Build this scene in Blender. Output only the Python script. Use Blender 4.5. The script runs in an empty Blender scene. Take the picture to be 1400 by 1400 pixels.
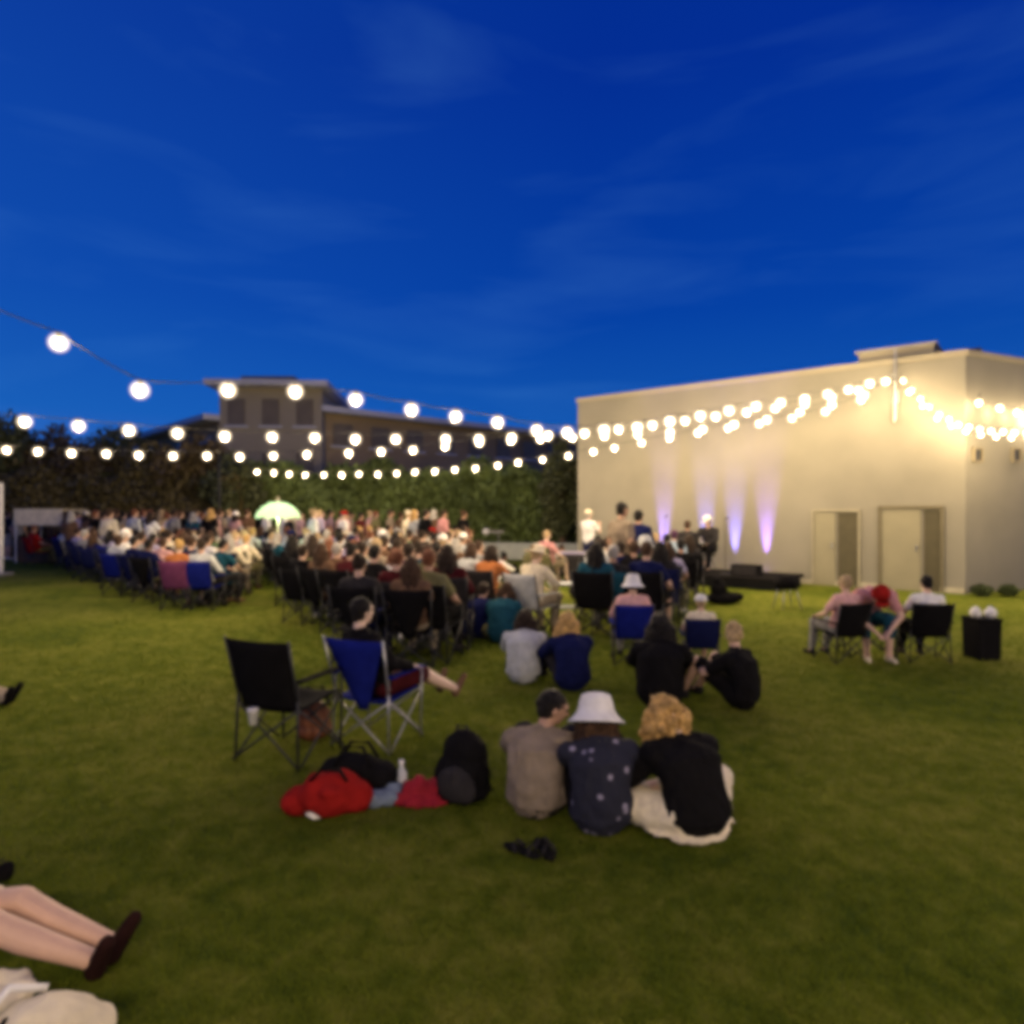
import bpy, bmesh, math, random
from mathutils import Vector, Matrix, Euler, noise
import numpy as np

random.seed(7)
rng = np.random.default_rng(7)
SC = bpy.context.scene
COL = SC.collection
R = math.radians

# ------------------------------------------------------------------ camera, world, sun, exposure
CAM_H = 1.85
F = 912.0           # focal length in pixels of a 1400 px wide frame
cam = bpy.data.cameras.new("camera")
co = bpy.data.objects.new("camera", cam); COL.objects.link(co)
co.location = (0, 0, CAM_H); co.rotation_euler = (R(90), 0, 0)
cam.sensor_width = 36; cam.lens = 36 * F / 1400
cam.clip_start = 0.05; cam.clip_end = 2000
cam.dof.use_dof = True; cam.dof.focus_distance = 0.55; cam.dof.aperture_fstop = 14.0; cam.dof.aperture_blades = 0
SC.camera = co
SC.view_settings.view_transform = 'Standard'; SC.view_settings.look = 'None'
SC.view_settings.exposure = 0.0; SC.view_settings.gamma = 1.0
SC.cycles.pixel_filter_type = 'BLACKMAN_HARRIS'; SC.cycles.filter_width = 5.0
SC.cycles.use_denoising = True
SC.cycles.use_light_tree = True
SC.cycles.max_bounces = 5; SC.cycles.diffuse_bounces = 3; SC.cycles.glossy_bounces = 2
SC.cycles.transmission_bounces = 3
SC.cycles.sample_clamp_indirect = 4.0
SC.cycles.caustics_reflective = False; SC.cycles.caustics_refractive = False

W = bpy.data.worlds.new("World"); SC.world = W; W.use_nodes = True
nt = W.node_tree; nt.nodes.clear()
N = nt.nodes.new; L = nt.links.new
out = N("ShaderNodeOutputWorld"); bg = N("ShaderNodeBackground"); bg.inputs[1].default_value = 0.15
sky = N("ShaderNodeTexSky"); sky.sky_type = 'NISHITA'; sky.sun_disc = False
sky.sun_elevation = R(-3.0); sky.sun_rotation = R(-60); sky.ozone_density = 8.0; sky.air_density = 1.0; sky.dust_density = 0.3
tc = N("ShaderNodeTexCoord"); sep = N("ShaderNodeSeparateXYZ"); L(tc.outputs['Generated'], sep.inputs[0])
# dusk blue of the air by elevation, multiplied over the physical sky's own brightness
ramp = N("ShaderNodeValToRGB"); L(sep.outputs['Z'], ramp.inputs[0])
el = ramp.color_ramp.elements
el[0].position = 0.0; el[0].color = (0.050, 0.125, 0.440, 1)
el[1].position = 1.0; el[1].color = (0.0, 0.020, 0.200, 1)
e = el.new(0.13); e.color = (0.006, 0.088, 0.395, 1)
e = el.new(0.28); e.color = (0.0015, 0.050, 0.340, 1)
e = el.new(0.55); e.color = (0.0008, 0.026, 0.270, 1)
# left side of the sky is paler (where the sun went down)
lf = N("ShaderNodeMapRange"); lf.inputs[1].default_value = 0.1; lf.inputs[2].default_value = -0.75
lf.inputs[3].default_value = 0.0; lf.inputs[4].default_value = 1.0; L(sep.outputs['X'], lf.inputs[0])
mixl = N("ShaderNodeMixRGB"); mixl.blend_type = 'ADD'; L(lf.outputs[0], mixl.inputs[0]); L(ramp.outputs[0], mixl.inputs[1])
mixl.inputs[2].default_value = (0.004, 0.024, 0.060, 1)
# thin cloud wisps, stretched
mp = N("ShaderNodeMapping"); L(tc.outputs['Generated'], mp.inputs[0]); mp.inputs['Scale'].default_value = (1.2, 1.2, 6.0)
mp.inputs['Rotation'].default_value = (0.1, R(-24), 0.3)
nz = N("ShaderNodeTexNoise"); nz.inputs['Scale'].default_value = 2.2; nz.inputs['Detail'].default_value = 7; nz.inputs['Distortion'].default_value = 0.5
L(mp.outputs[0], nz.inputs['Vector'])
cr = N("ShaderNodeMapRange"); cr.inputs[1].default_value = 0.52; cr.inputs[2].default_value = 0.85; cr.inputs[4].default_value = 0.32
L(nz.outputs[0], cr.inputs[0])
mixc = N("ShaderNodeMixRGB"); mixc.blend_type = 'ADD'; L(cr.outputs[0], mixc.inputs[0]); L(mixl.outputs[0], mixc.inputs[1])
mixc.inputs[2].default_value = (0.035, 0.10, 0.135, 1)
# the physical twilight adds a little of its own; main colour is the ramp, scaled for the 0.15 strength
sc1 = N("ShaderNodeMixRGB"); sc1.blend_type = 'MULTIPLY'; sc1.inputs[0].default_value = 1; L(mixc.outputs[0], sc1.inputs[1])
sc1.inputs[2].default_value = (6.6, 7.0, 7.3, 1)
ad = N("ShaderNodeMixRGB"); ad.blend_type = 'ADD'; ad.inputs[0].default_value = 0.05; L(sc1.outputs[0], ad.inputs[1]); L(sky.outputs[0], ad.inputs[2])
L(ad.outputs[0], bg.inputs[0]); L(bg.outputs[0], out.inputs[0])

sl = bpy.data.lights.new("sun", 'SUN'); sl.energy = 0.02; sl.angle = R(15); sl.color = (1, .9, .8)
so = bpy.data.objects.new("sun", sl); COL.objects.link(so); so.rotation_euler = (R(80), 0, R(60))

BULB = 18.0          # radiance of a festoon lamp's glowing core
LAMP_W = 46.0        # power of each festoon lamp

# ------------------------------------------------------------------ helpers
def k_of(px): return (px - 700) / F
def P(px, py, z=0.0):
    """ground (or height z) point seen at a pixel of the photograph"""
    d = (CAM_H - z) * F / (py - 700)
    return Vector((k_of(px) * d, d, z))
def PD(px, d, py=None, z=0):
    if py is not None: z = CAM_H + (700 - py) / F * d
    return Vector((k_of(px) * d, d, z))

MATS = {}
def mat(name, col, rough=0.8, var=0.12, scale=8.0, bump=0.0, bscale=60.0, metal=0.0, sheen=0.0, spec=0.3):
    if name in MATS: return MATS[name]
    m = bpy.data.materials.new(name); m.use_nodes = True; t = m.node_tree
    b = t.nodes['Principled BSDF']
    b.inputs['Roughness'].default_value = rough; b.inputs['Metallic'].default_value = metal
    b.inputs['Specular IOR Level'].default_value = spec
    if sheen: b.inputs['Sheen Weight'].default_value = sheen
    c = t.nodes.new("ShaderNodeTexCoord"); n = t.nodes.new("ShaderNodeTexNoise")
    n.inputs['Scale'].default_value = scale; n.inputs['Detail'].default_value = 5
    t.links.new(c.outputs['Object'], n.inputs['Vector'])
    r = t.nodes.new("ShaderNodeValToRGB")
    r.color_ramp.elements[0].position = .3; r.color_ramp.elements[1].position = .7
    r.color_ramp.elements[0].color = tuple(x * (1 - var) for x in col) + (1,)
    r.color_ramp.elements[1].color = tuple(min(1, x * (1 + var)) for x in col) + (1,)
    t.links.new(n.outputs[0], r.inputs[0]); t.links.new(r.outputs[0], b.inputs['Base Color'])
    if bump:
        n2 = t.nodes.new("ShaderNodeTexNoise"); n2.inputs['Scale'].default_value = bscale; n2.inputs['Detail'].default_value = 4
        t.links.new(c.outputs['Object'], n2.inputs['Vector'])
        bp = t.nodes.new("ShaderNodeBump"); bp.inputs['Strength'].default_value = bump; bp.inputs['Distance'].default_value = .02
        t.links.new(n2.outputs[0], bp.inputs['Height']); t.links.new(bp.outputs[0], b.inputs['Normal'])
    MATS[name] = m
    return m
def emit(name, col, strength):
    if name in MATS: return MATS[name]
    m = bpy.data.materials.new(name); m.use_nodes = True; b = m.node_tree.nodes['Principled BSDF']
    b.inputs['Base Color'].default_value = (.8, .8, .8, 1)
    b.inputs['Emission Color'].default_value = tuple(col) + (1,); b.inputs['Emission Strength'].default_value = strength
    MATS[name] = m
    return m

def link(o, parent=None):
    COL.objects.link(o)
    if parent is not None: o.parent = parent
    return o
def thing(name, label, cat, loc=(0, 0, 0), rz=0.0, group=None, kind=None):
    o = bpy.data.objects.new(name, None); COL.objects.link(o)
    o.empty_display_size = .1
    o.location = loc; o.rotation_euler = (0, 0, rz); tag(o, label, cat, group, kind)
    return o
def tag(o, label=None, cat=None, group=None, kind=None):
    if label: o['label'] = label
    if cat: o['category'] = cat
    if group: o['group'] = group
    if kind: o['kind'] = kind
    return o
def setmat(o, m):
    if not o.data.materials: o.data.materials.append(m)
    s = o.material_slots[0]; s.link = 'OBJECT'; s.material = m
def meshobj(name, me, m, parent=None):
    o = bpy.data.objects.new(name, me); link(o, parent); setmat(o, m); return o
def bobj(name, bm, m, parent=None, smooth=False, bevel=0.0, seg=2):
    if bevel:
        bmesh.ops.bevel(bm, geom=[e for e in bm.edges if e.calc_face_angle(0) > .6], offset=bevel, segments=seg, affect='EDGES', clamp_overlap=True)
    bmesh.ops.recalc_face_normals(bm, faces=bm.faces)
    me = bpy.data.meshes.new(name); bm.to_mesh(me); bm.free()
    if smooth:
        for p in me.polygons: p.use_smooth = True
    return meshobj(name, me, m, parent)
def copy_tree(o, parent=None):
    c = o.copy(); COL.objects.link(c); c.parent = parent
    for ch in list(o.children): copy_tree(ch, c)
    return c

def box(bm, c, s, M=None):
    M = M or Matrix()
    r = bmesh.ops.create_cube(bm, size=1, matrix=M @ Matrix.Translation(c) @ Matrix.Diagonal((s[0], s[1], s[2], 1)))
    return r
def basis(z, side=None):
    z = Vector(z).normalized()
    a = Vector(side) if side is not None else (Vector((1, 0, 0)) if abs(z.x) < .9 else Vector((0, 1, 0)))
    x = (a - z * a.dot(z)).normalized(); y = z.cross(x)
    return x, y, z
def loft(bm, cs, rx, ry, side=None, n=16, cap=True):
    rings = []
    cs = [Vector(c) for c in cs]
    for i, c in enumerate(cs):
        t = (cs[min(i + 1, len(cs) - 1)] - cs[max(i - 1, 0)])
        x, y, z = basis(t, side)
        rings.append([bm.verts.new(c + x * (rx[i] * math.cos(a)) + y * (ry[i] * math.sin(a))) for a in [2 * math.pi * k / n for k in range(n)]])
    for a, b in zip(rings, rings[1:]):
        for k in range(n): bm.faces.new((a[k], a[(k + 1) % n], b[(k + 1) % n], b[k]))
    if cap:
        bm.faces.new(rings[0][::-1]); bm.faces.new(rings[-1])
def caps(bm, p0, p1, r0, r1, n=12):
    p0, p1 = Vector(p0), Vector(p1); d = p1 - p0
    if d.length < 1e-5: d = Vector((0, 0, 1e-4))
    z = d.normalized(); cs, rs = [], []
    for a in (80, 55, 28): cs.append(p0 - z * (r0 * math.sin(R(a)))); rs.append(r0 * math.cos(R(a)))
    for t in (0, .5, 1): cs.append(p0 + d * t); rs.append(r0 + (r1 - r0) * t)
    for a in (28, 55, 80): cs.append(p1 + z * (r1 * math.sin(R(a)))); rs.append(r1 * math.cos(R(a)))
    loft(bm, cs, rs, rs, n=n)
def tube(bm, pts, r, n=8): loft(bm, pts, [r] * len(pts), [r] * len(pts), n=n)
def ell(bm, c, r, M=None, u=16, v=10):
    M = (M or Matrix()).to_4x4()
    bmesh.ops.create_uvsphere(bm, u_segments=u, v_segments=v, radius=1, matrix=Matrix.Translation(c) @ M @ Matrix.Diagonal((r[0], r[1], r[2], 1)))
def lathe(bm, prof, c=(0, 0, 0), n=24, M=None):
    M = M or Matrix(); c = Vector(c); rings = []
    for r, z in prof: rings.append([bm.verts.new(M @ (c + Vector((r * math.cos(2 * math.pi * k / n), r * math.sin(2 * math.pi * k / n), z)))) for k in range(n)])
    for a, b in zip(rings, rings[1:]):
        for k in range(n): bm.faces.new((a[k], a[(k + 1) % n], b[(k + 1) % n], b[k]))
def voxel(bm, vs, it=2, disp=0.0, dscale=8.0, seed=0, decim=None):
    """join overlapping closed shells into one continuous skin"""
    bmesh.ops.recalc_face_normals(bm, faces=bm.faces)
    me = bpy.data.meshes.new("tmp"); bm.to_mesh(me); bm.free()
    o = bpy.data.objects.new("tmp", me); COL.objects.link(o)
    m = o.modifiers.new("r", 'REMESH'); m.mode = 'VOXEL'; m.voxel_size = vs; m.use_smooth_shade = True
    s = o.modifiers.new("s", 'SMOOTH'); s.iterations = it; s.factor = .5
    dg = bpy.context.evaluated_depsgraph_get(); ev = o.evaluated_get(dg)
    res = bpy.data.meshes.new_from_object(ev)
    bpy.data.objects.remove(o); bpy.data.meshes.remove(me)
    if disp:
        nv = len(res.vertices); co_ = np.empty(nv * 3); res.vertices.foreach_get('co', co_); co_ = co_.reshape(-1, 3)
        no = np.array([v.normal[:] for v in res.vertices])
        so_ = Vector((seed * 3.1, seed * 1.7, 0))
        dd = np.array([noise.fractal(Vector((c[0] * dscale, c[1] * dscale, c[2] * dscale * .55)) + so_, .7, 2.0, 3) for c in co_])
        co_ += no * (dd * disp)[:, None]
        res.vertices.foreach_set('co', co_.ravel()); res.update()
    for p in res.polygons: p.use_smooth = True
    return res
def leaf_mesh(name, pts, size, rngl, tilt=1.0, aspect=.6):
    """many leaf-sized quads at pts (numpy n x 3)"""
    n = len(pts)
    a = rngl.normal(size=(n, 3)); a /= np.linalg.norm(a, axis=1)[:, None]
    b = rngl.normal(size=(n, 3)); b -= a * (a * b).sum(1)[:, None]; b /= np.linalg.norm(b, axis=1)[:, None]
    s = size * rngl.uniform(.6, 1.35, size=(n, 1))
    v = np.stack([pts - a * s, pts - b * s * aspect, pts + a * s, pts + b * s * aspect], 1).reshape(-1, 3)
    me = bpy.data.meshes.new(name); me.vertices.add(4 * n); me.vertices.foreach_set('co', v.ravel())
    me.loops.add(4 * n); me.loops.foreach_set('vertex_index', np.arange(4 * n, dtype=np.int32))
    me.polygons.add(n); me.polygons.foreach_set('loop_start', np.arange(0, 4 * n, 4, dtype=np.int32))
    me.update(calc_edges=True)
    return me

# ------------------------------------------------------------------ ground
def grass_mat(name, dark, mid, light):
    m = bpy.data.materials.new(name); m.use_nodes = True; t = m.node_tree; b = t.nodes['Principled BSDF']
    b.inputs['Roughness'].default_value = .95; b.inputs['Specular IOR Level'].default_value = .03
    g = t.nodes.new("ShaderNodeNewGeometry")
    def nz(s, d, dist=0):
        n = t.nodes.new("ShaderNodeTexNoise"); n.inputs['Scale'].default_value = s; n.inputs['Detail'].default_value = d
        n.inputs['Distortion'].default_value = dist
        t.links.new(g.outputs['Position'], n.inputs['Vector']); return n
    a, c, f = nz(.55, 5, .4), nz(5.5, 7, .6), nz(60, 4)
    mx = t.nodes.new("ShaderNodeMath"); mx.operation = 'MULTIPLY_ADD'; t.links.new(a.outputs[0], mx.inputs[0]); mx.inputs[1].default_value = .40
    m2 = t.nodes.new("ShaderNodeMath"); m2.operation = 'MULTIPLY_ADD'; t.links.new(c.outputs[0], m2.inputs[0]); m2.inputs[1].default_value = .42
    m3 = t.nodes.new("ShaderNodeMath"); m3.operation = 'MULTIPLY'; t.links.new(f.outputs[0], m3.inputs[0]); m3.inputs[1].default_value = .22
    t.links.new(m3.outputs[0], m2.inputs[2]); t.links.new(m2.outputs[0], mx.inputs[2])
    r = t.nodes.new("ShaderNodeValToRGB"); r.color_ramp.elements[0].position = .40; r.color_ramp.elements[1].position = .62
    r.color_ramp.elements[0].color = dark + (1,); r.color_ramp.elements[1].color = light + (1,)
    e = r.color_ramp.elements.new(.5); e.color = mid + (1,)
    t.links.new(mx.outputs[0], r.inputs[0]); t.links.new(r.outputs[0], b.inputs['Base Color'])
    bp = t.nodes.new("ShaderNodeBump"); bp.inputs['Strength'].default_value = .6; bp.inputs['Distance'].default_value = .03
    t.links.new(f.outputs[0], bp.inputs['Height']); t.links.new(bp.outputs[0], b.inputs['Normal'])
    return m
GM = grass_mat("lawn_soil_and_turf", (.048, .072, .008), (.096, .118, .012), (.168, .172, .028))
GB = grass_mat("grass_blades", (.055, .084, .008), (.112, .140, .014), (.195, .20, .032))
bm = bmesh.new()
bmesh.ops.create_grid(bm, x_segments=60, y_segments=60, size=300)
def add_trans(m, fac, col):
    t = m.node_tree; b = t.nodes['Principled BSDF']; o = [q for q in t.nodes if q.type == 'OUTPUT_MATERIAL'][0]
    tr = t.nodes.new("ShaderNodeBsdfTranslucent"); tr.inputs[0].default_value = col + (1,); mx = t.nodes.new("ShaderNodeMixShader"); mx.inputs[0].default_value = fac
    t.links.new(b.outputs[0], mx.inputs[1]); t.links.new(tr.outputs[0], mx.inputs[2]); t.links.new(mx.outputs[0], o.inputs[0])
add_trans(GB, .4, (.16, .20, .02))
lawn = bobj("lawn", bm, GM); lawn.location = (0, 200, 0); tag(lawn, kind='structure')
# short mown blades over the near lawn
def blades():
    n = 190000
    d = 1.6 + 12 * rng.beta(1.0, 2.6, n)
    ang = rng.uniform(-.72, .72, n)
    x = np.tan(ang) * d; y = d
    h = rng.uniform(.012, .036, n); w = rng.uniform(.0018, .0035, n) * np.clip(d / 3, 1, 4)
    th = rng.uniform(0, 2 * np.pi, n); lx = rng.normal(0, .5, n) * h; ly = rng.normal(0, .5, n) * h
    p0 = np.stack([x - np.cos(th) * w, y - np.sin(th) * w, np.full(n, -.002)], 1)
    p1 = np.stack([x + np.cos(th) * w, y + np.sin(th) * w, np.full(n, -.002)], 1)
    p2 = np.stack([x + lx, y + ly, h], 1)
    v = np.stack([p0, p1, p2], 1).reshape(-1, 3)
    me = bpy.data.meshes.new("grass"); me.vertices.add(3 * n); me.vertices.foreach_set('co', v.ravel())
    me.loops.add(3 * n); me.loops.foreach_set('vertex_index', np.arange(3 * n, dtype=np.int32))
    me.polygons.add(n); me.polygons.foreach_set('loop_start', np.arange(0, 3 * n, 3, dtype=np.int32))
    me.update(calc_edges=True)
    o = meshobj("grass", me, GB)
    tag(o, "short mown green lawn grass blades across the near field", "grass", kind='stuff')
blades()

# ------------------------------------------------------------------ cream hall on the right
WL = Vector((2.13, 21.6, 0)); WR = Vector((10.24, 15.06, 0))
WD = (WR - WL).normalized(); WN = Vector((WD.y, -WD.x, 0))     # WN points to the lawn
if WN.y > 0: WN = -WN
HALL_H = 5.52
def wall_s(px):
    k = k_of(px)   # distance along the wall from WL seen at column px
    return (k * WL.y - WL.x) / (WD.x - k * WD.y)
def wall_p(px, off=0.0, z=0.0):
    p = WL + WD * wall_s(px) + WN * off; p.z = z; return p
WM = Matrix(((WD.x, -WN.x, 0, WL.x), (WD.y, -WN.y, 0, WL.y), (0, 0, 1, 0), (0, 0, 0, 1)))   # x along wall, y into building
stucco = mat("cream_stucco", (.235, .216, .168), .9, .09, .9, .3, 30)
stucco2 = mat("cream_coping", (.34, .30, .21), .8, .04, 2)
doorm = mat("pale_door_paint", (.25, .225, .145), .6, .05, 3)
darkm = mat("dark_olive_panel", (.075, .064, .034), .7, .15, 5)
glassm = mat("dark_window_glass", (.05, .05, .045), .15, .1, 3)
hall = thing("cream_building", "long flat roofed cream stucco hall lit by string lights", "building", (0, 0, 0))
LEN = (WR - WL).length
W2 = Vector((16.8, 18.0, 0)) - WR   # direction of the side wall
BACK = 14.0
bm = bmesh.new()
Bl = WL - WN * BACK; Bs = WR + W2; Bb = Bs - WN * BACK
foot = [WL, WR, Bs, Bb, Bl]
lo = [bm.verts.new((p.x, p.y, -.05)) for p in foot]; hi = [bm.verts.new((p.x, p.y, HALL_H - .12)) for p in foot]
for i in range(5): bm.faces.new((lo[i], lo[(i + 1) % 5], hi[(i + 1) % 5], hi[i]))
bm.faces.new(hi)
bobj("wall", bm, stucco, hall)
bm = bmesh.new()   # coping follows the wall tops
def slabline(bm, a, b, w, z0, z1, ext=.04):
    d = (b - a).normalized(); n = Vector((d.y, -d.x, 0)); a = a - d * ext; b = b + d * ext
    vs = []
    for z in (z0, z1):
        for p in (a + n * ext, b + n * ext, b - n * w, a - n * w): vs.append(bm.verts.new((p.x, p.y, z)))
    for f in ((0, 1, 2, 3), (4, 5, 6, 7), (0, 1, 5, 4), (1, 2, 6, 5), (2, 3, 7, 6), (3, 0, 4, 7)): bm.faces.new([vs[i] for i in f])
slabline(bm, WL, WR - WD * .0, .3, HALL_H - .118, HALL_H)
bobj("coping", bm, stucco2, hall)
bm = bmesh.new(); slabline(bm, WR + W2.normalized() * .05, Bs, .3, HALL_H - .116, HALL_H - .003); bobj("coping", bm, stucco2, hall)
# rooftop unit
s0, s1 = wall_s(1172), wall_s(1275)
bm = bmesh.new(); box(bm, ((s0 + s1) / 2, .75, HALL_H + .10), (s1 - s0, 1.2, .32), WM)
ru = bobj("roof_unit", bm, stucco2, hall, bevel=.01)
bm = bmesh.new(); box(bm, ((s0 + s1) / 2, .75, HALL_H + .285), (s1 - s0 + .14, 1.34, .04), WM)
bobj("lid", bm, mat("grey_flashing", (.35, .34, .32), .5), ru)
bm = bmesh.new(); box(bm, ((wall_s(1275) + wall_s(1318)) / 2, 1.9, HALL_H + .10), (1.1, 1.6, .26), WM)
bobj("roof_unit", bm, mat("dark_roof_box", (.08, .07, .07), .6), hall, bevel=.01)
# doors on the front wall
def door(p0, p1, ztop, label=None, dark_side=True):
    a, b = wall_s(p0), wall_s(p1)
    bm = bmesh.new()
    for c, s in (((a, -.03, ztop / 2), (.07, .06, ztop)), ((b, -.03, ztop / 2), (.07, .06, ztop)), (((a + b) / 2, -.03, ztop + .035), (b - a + .07, .06, .07))):
        box(bm, c, s, WM)
    fr = bobj("door", bm, mat("door_frame_olive", (.14, .12, .07), .6), hall)
    split = a + (b - a) * .70
    bm = bmesh.new(); box(bm, ((a + split) / 2, -.015, ztop / 2 - .01), (split - a - .08, .03, ztop - .03), WM)
    bobj("door_panel", bm, doorm, fr, bevel=.004)
    bm = bmesh.new(); box(bm, ((split + b) / 2 - .01, -.013, ztop / 2 - .01), (b - split - .07, .026, ztop - .03), WM)
    bobj("side_panel", bm, darkm, fr, bevel=.004)
    bm = bmesh.new(); box(bm, (split - .12, -.05, 1.0), (.03, .05, .14), WM)
    bobj("handle", bm, mat("brushed_metal", (.5, .5, .48), .3, metal=1), fr, bevel=.005)
door(1203, 1288, 1.93)
a, b = wall_s(1112), wall_s(1175)
bm = bmesh.new()
for c, s in (((a, -.03, .93), (.05, .06, 1.86)), ((b, -.03, .93), (.05, .06, 1.86)), (((a + b) / 2, -.03, 1.885), (b - a + .05, .06, .05))): box(bm, c, s, WM)
fr = bobj("door", bm, mat("cream_frame", (.31, .28, .19), .6), hall)
sp = a + (b - a) * .52
bm = bmesh.new(); box(bm, ((a + sp) / 2, -.015, .92), (sp - a - .06, .03, 1.83), WM); bobj("door_panel", bm, doorm, fr, bevel=.004)
bm = bmesh.new(); box(bm, ((sp + b) / 2, -.013, .92), (b - sp - .06, .026, 1.83), WM); bobj("side_panel", bm, darkm, fr, bevel=.004)
bm = bmesh.new(); box(bm, (sp - .1, -.05, 1.0), (.03, .05, .14), WM); bobj("handle", bm, MATS["brushed_metal"], fr, bevel=.005)
# plinth strip at the foot of the wall, and two small vents on the side wall
bm = bmesh.new(); box(bm, (LEN / 2, -.012, .06), (LEN - .05, .024, .12), WM); bobj("plinth", bm, mat("plinth_concrete", (.42, .38, .27), .9), hall)
W2n = W2.normalized(); N2 = Vector((W2n.y, -W2n.x, 0))
for px, w in ((1335, .34), (1388, .34)):
    k = k_of(px); s = (k * WR.y - WR.x) / (W2n.x - k * W2n.y); p = WR + W2n * s
    M2 = Matrix(((W2n.x, -N2.x, 0, p.x), (W2n.y, -N2.y, 0, p.y), (0, 0, 1, 0), (0, 0, 0, 1)))
    z = CAM_H + (700 - 622) / F * p.y
    bm = bmesh.new(); box(bm, (0, -.03, z + .15), (w, .06, .04), M2); box(bm, (0, -.03, z - .15), (w, .06, .04), M2)
    box(bm, (-w / 2 + .02, -.03, z), (.04, .06, .26), M2); box(bm, (w / 2 - .02, -.03, z), (.04, .06, .26), M2)
    v = bobj("window", bm, mat("vent_frame", (.25, .21, .13), .6), hall)
    bm = bmesh.new(); box(bm, (0, -.012, z), (w - .08, .02, .26), M2); bobj("pane", bm, glassm, v)
# low shrubs at the wall's foot on the right
FOLM = mat("dark_foliage", (.050, .068, .018), .7, .4, .8)
for px, sx in ((1342, .22), (1378, .20)):
    d = 14.6; c = PD(px, d)
    n = 700; q = rng.normal(size=(n, 3)); q /= np.linalg.norm(q, axis=1)[:, None]
    q *= (rng.random((n, 1)) ** .4) * np.array([sx, sx, .13]); q[:, 2] += .14
    me = leaf_mesh("foliage", q, .035, rng)
    r_ = thing("shrub", "low dark rounded shrub at the foot of the cream wall, %s of two" % ("left" if px < 1360 else "right"), "shrub", c, group="shrubs along the cream wall")
    meshobj("foliage", me, FOLM, r_)
    bm = bmesh.new(); caps(bm, (0, 0, -.02), (0, 0, .15), .02, .015, 8); bobj("stem", bm, mat("bark", (.12, .08, .05), .9, .3), r_)

# ------------------------------------------------------------------ apartment building behind, with a tower and two receding wings
bwall = mat("brown_render", (.27, .20, .12), .9, .12, .4)
bwall2 = mat("grey_render", (.29, .25, .18), .9, .1, .4)
fasc = mat("white_fascia", (.50, .50, .52), .6, .05, 1)
apt = thing("apartment_building", "flat roofed brown apartment block with pale roof edges and square tower behind hedge", "building")
def wing(p0, p1, z, depth, storeys, nb, m, name="wing_wall"):
    d = (p1 - p0); ln = d.length; d.normalize(); n = Vector((d.y, -d.x, 0))
    if n.y > 0: n = -n
    M = Matrix(((d.x, -n.x, 0, p0.x), (d.y, -n.y, 0, p0.y), (0, 0, 1, 0), (0, 0, 0, 1)))
    bm = bmesh.new(); box(bm, (ln / 2, depth / 2, z / 2), (ln, depth, z), M); w = bobj(name, bm, m, apt)
    bm = bmesh.new(); box(bm, (ln / 2, depth / 2 - .3, z + .14), (ln + .9, depth + 1.2, .28), M); bobj("roof", bm, fasc, w)
    st = z / storeys
    for j in range(storeys):
        for i in range(nb):
            u = (i + .5) * ln / nb; zz = j * st + st * .55
            ww, hh = ln / nb * .5, st * .5
            bm = bmesh.new(); box(bm, (u, -.03, zz), (ww, .06, hh), M)
            lit = (i * 7 + j * 3) % 11 == 4
            o = bobj("window", bm, mat("window_brown_glass", (.15, .12, .075), .25, .2, 1), apt)
            bm = bmesh.new(); box(bm, (u, -.075, zz - hh / 2 - .06), (ww + .3, .15, .1), M); bobj("sill", bm, fasc, o)
    return M
T0 = PD(300, 33.5); T1 = PD(440, 33.9)
wing(T0, T1, 8.1, 6, 3, 3, bwall2, "tower_wall")
wing(PD(441, 34.8), PD(800, 48.4), 7.0, 8, 3, 9, bwall)
wing(PD(190, 44.5), PD(299, 33.9), 6.45, 8, 2, 4, bwall)
bm = bmesh.new(); box(bm, (PD(372, 36).x, 36.5, 8.7), (2.8, 2.4, .7)); bobj("roof_unit", bm, bwall2, apt)

# ------------------------------------------------------------------ low wall and hedges
lw = bmesh.new(); a = PD(575, 27.0); b = PD(795, 25.6)
d_ = (b - a); Mw = Matrix.Translation((a + b) / 2) @ Matrix.Rotation(math.atan2(d_.y, d_.x), 4, 'Z')
box(lw, (0, 0, .30), (d_.length, .3, .68), Mw)
o = bobj("low_wall", lw, mat("grey_concrete", (.42, .44, .40), .9, .1, 2, .3, 20), bevel=.02)
tag(o, "long low pale grey wall along the far edge of the lawn", "wall")
def hedge(label, x0, x1, y, h, depth, m, n, seed, leaf=.13, group=None):
    r = np.random.default_rng(seed); ln = x1 - x0
    q = r.random((n, 3)); face = r.random(n)
    x = x0 + q[:, 0] * ln
    hh = h * (1 + .07 * np.sin(x * 1.3 + seed) + .05 * np.sin(x * 3.1))
    top = face < .3
    z = np.where(top, hh + r.normal(0, .12, n), q[:, 2] * hh)
    yy = np.where(top, y + q[:, 1] * depth, y + .12 * np.sin(x * 2.2 + z * 1.7) + .15 * np.sin(z * 3 + x) + r.normal(0, .14, n))
    t = thing("hedge", label, "hedge", ((x0 + x1) / 2, y, 0), group=group)
    pts = np.stack([x - (x0 + x1) / 2, yy - y, z], 1)
    meshobj("foliage", leaf_mesh("foliage", pts, leaf, r), m, t)
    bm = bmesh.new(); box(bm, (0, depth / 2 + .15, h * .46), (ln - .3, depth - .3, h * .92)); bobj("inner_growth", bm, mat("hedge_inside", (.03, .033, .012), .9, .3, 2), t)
HG = mat("hedge_green_leaves", (.12, .16, .045), .7, .45, .7)
HB = mat("hedge_olive_leaves", (.105, .085, .032), .7, .4, .6)
c0, c1 = PD(340, 28.2).x, PD(792, 28.2).x
hedge("long clipped green hedge below the brown apartment block, behind low wall", c0, c1, 28.2, 3.55, 1.6, HG, 30000, 3)
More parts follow.
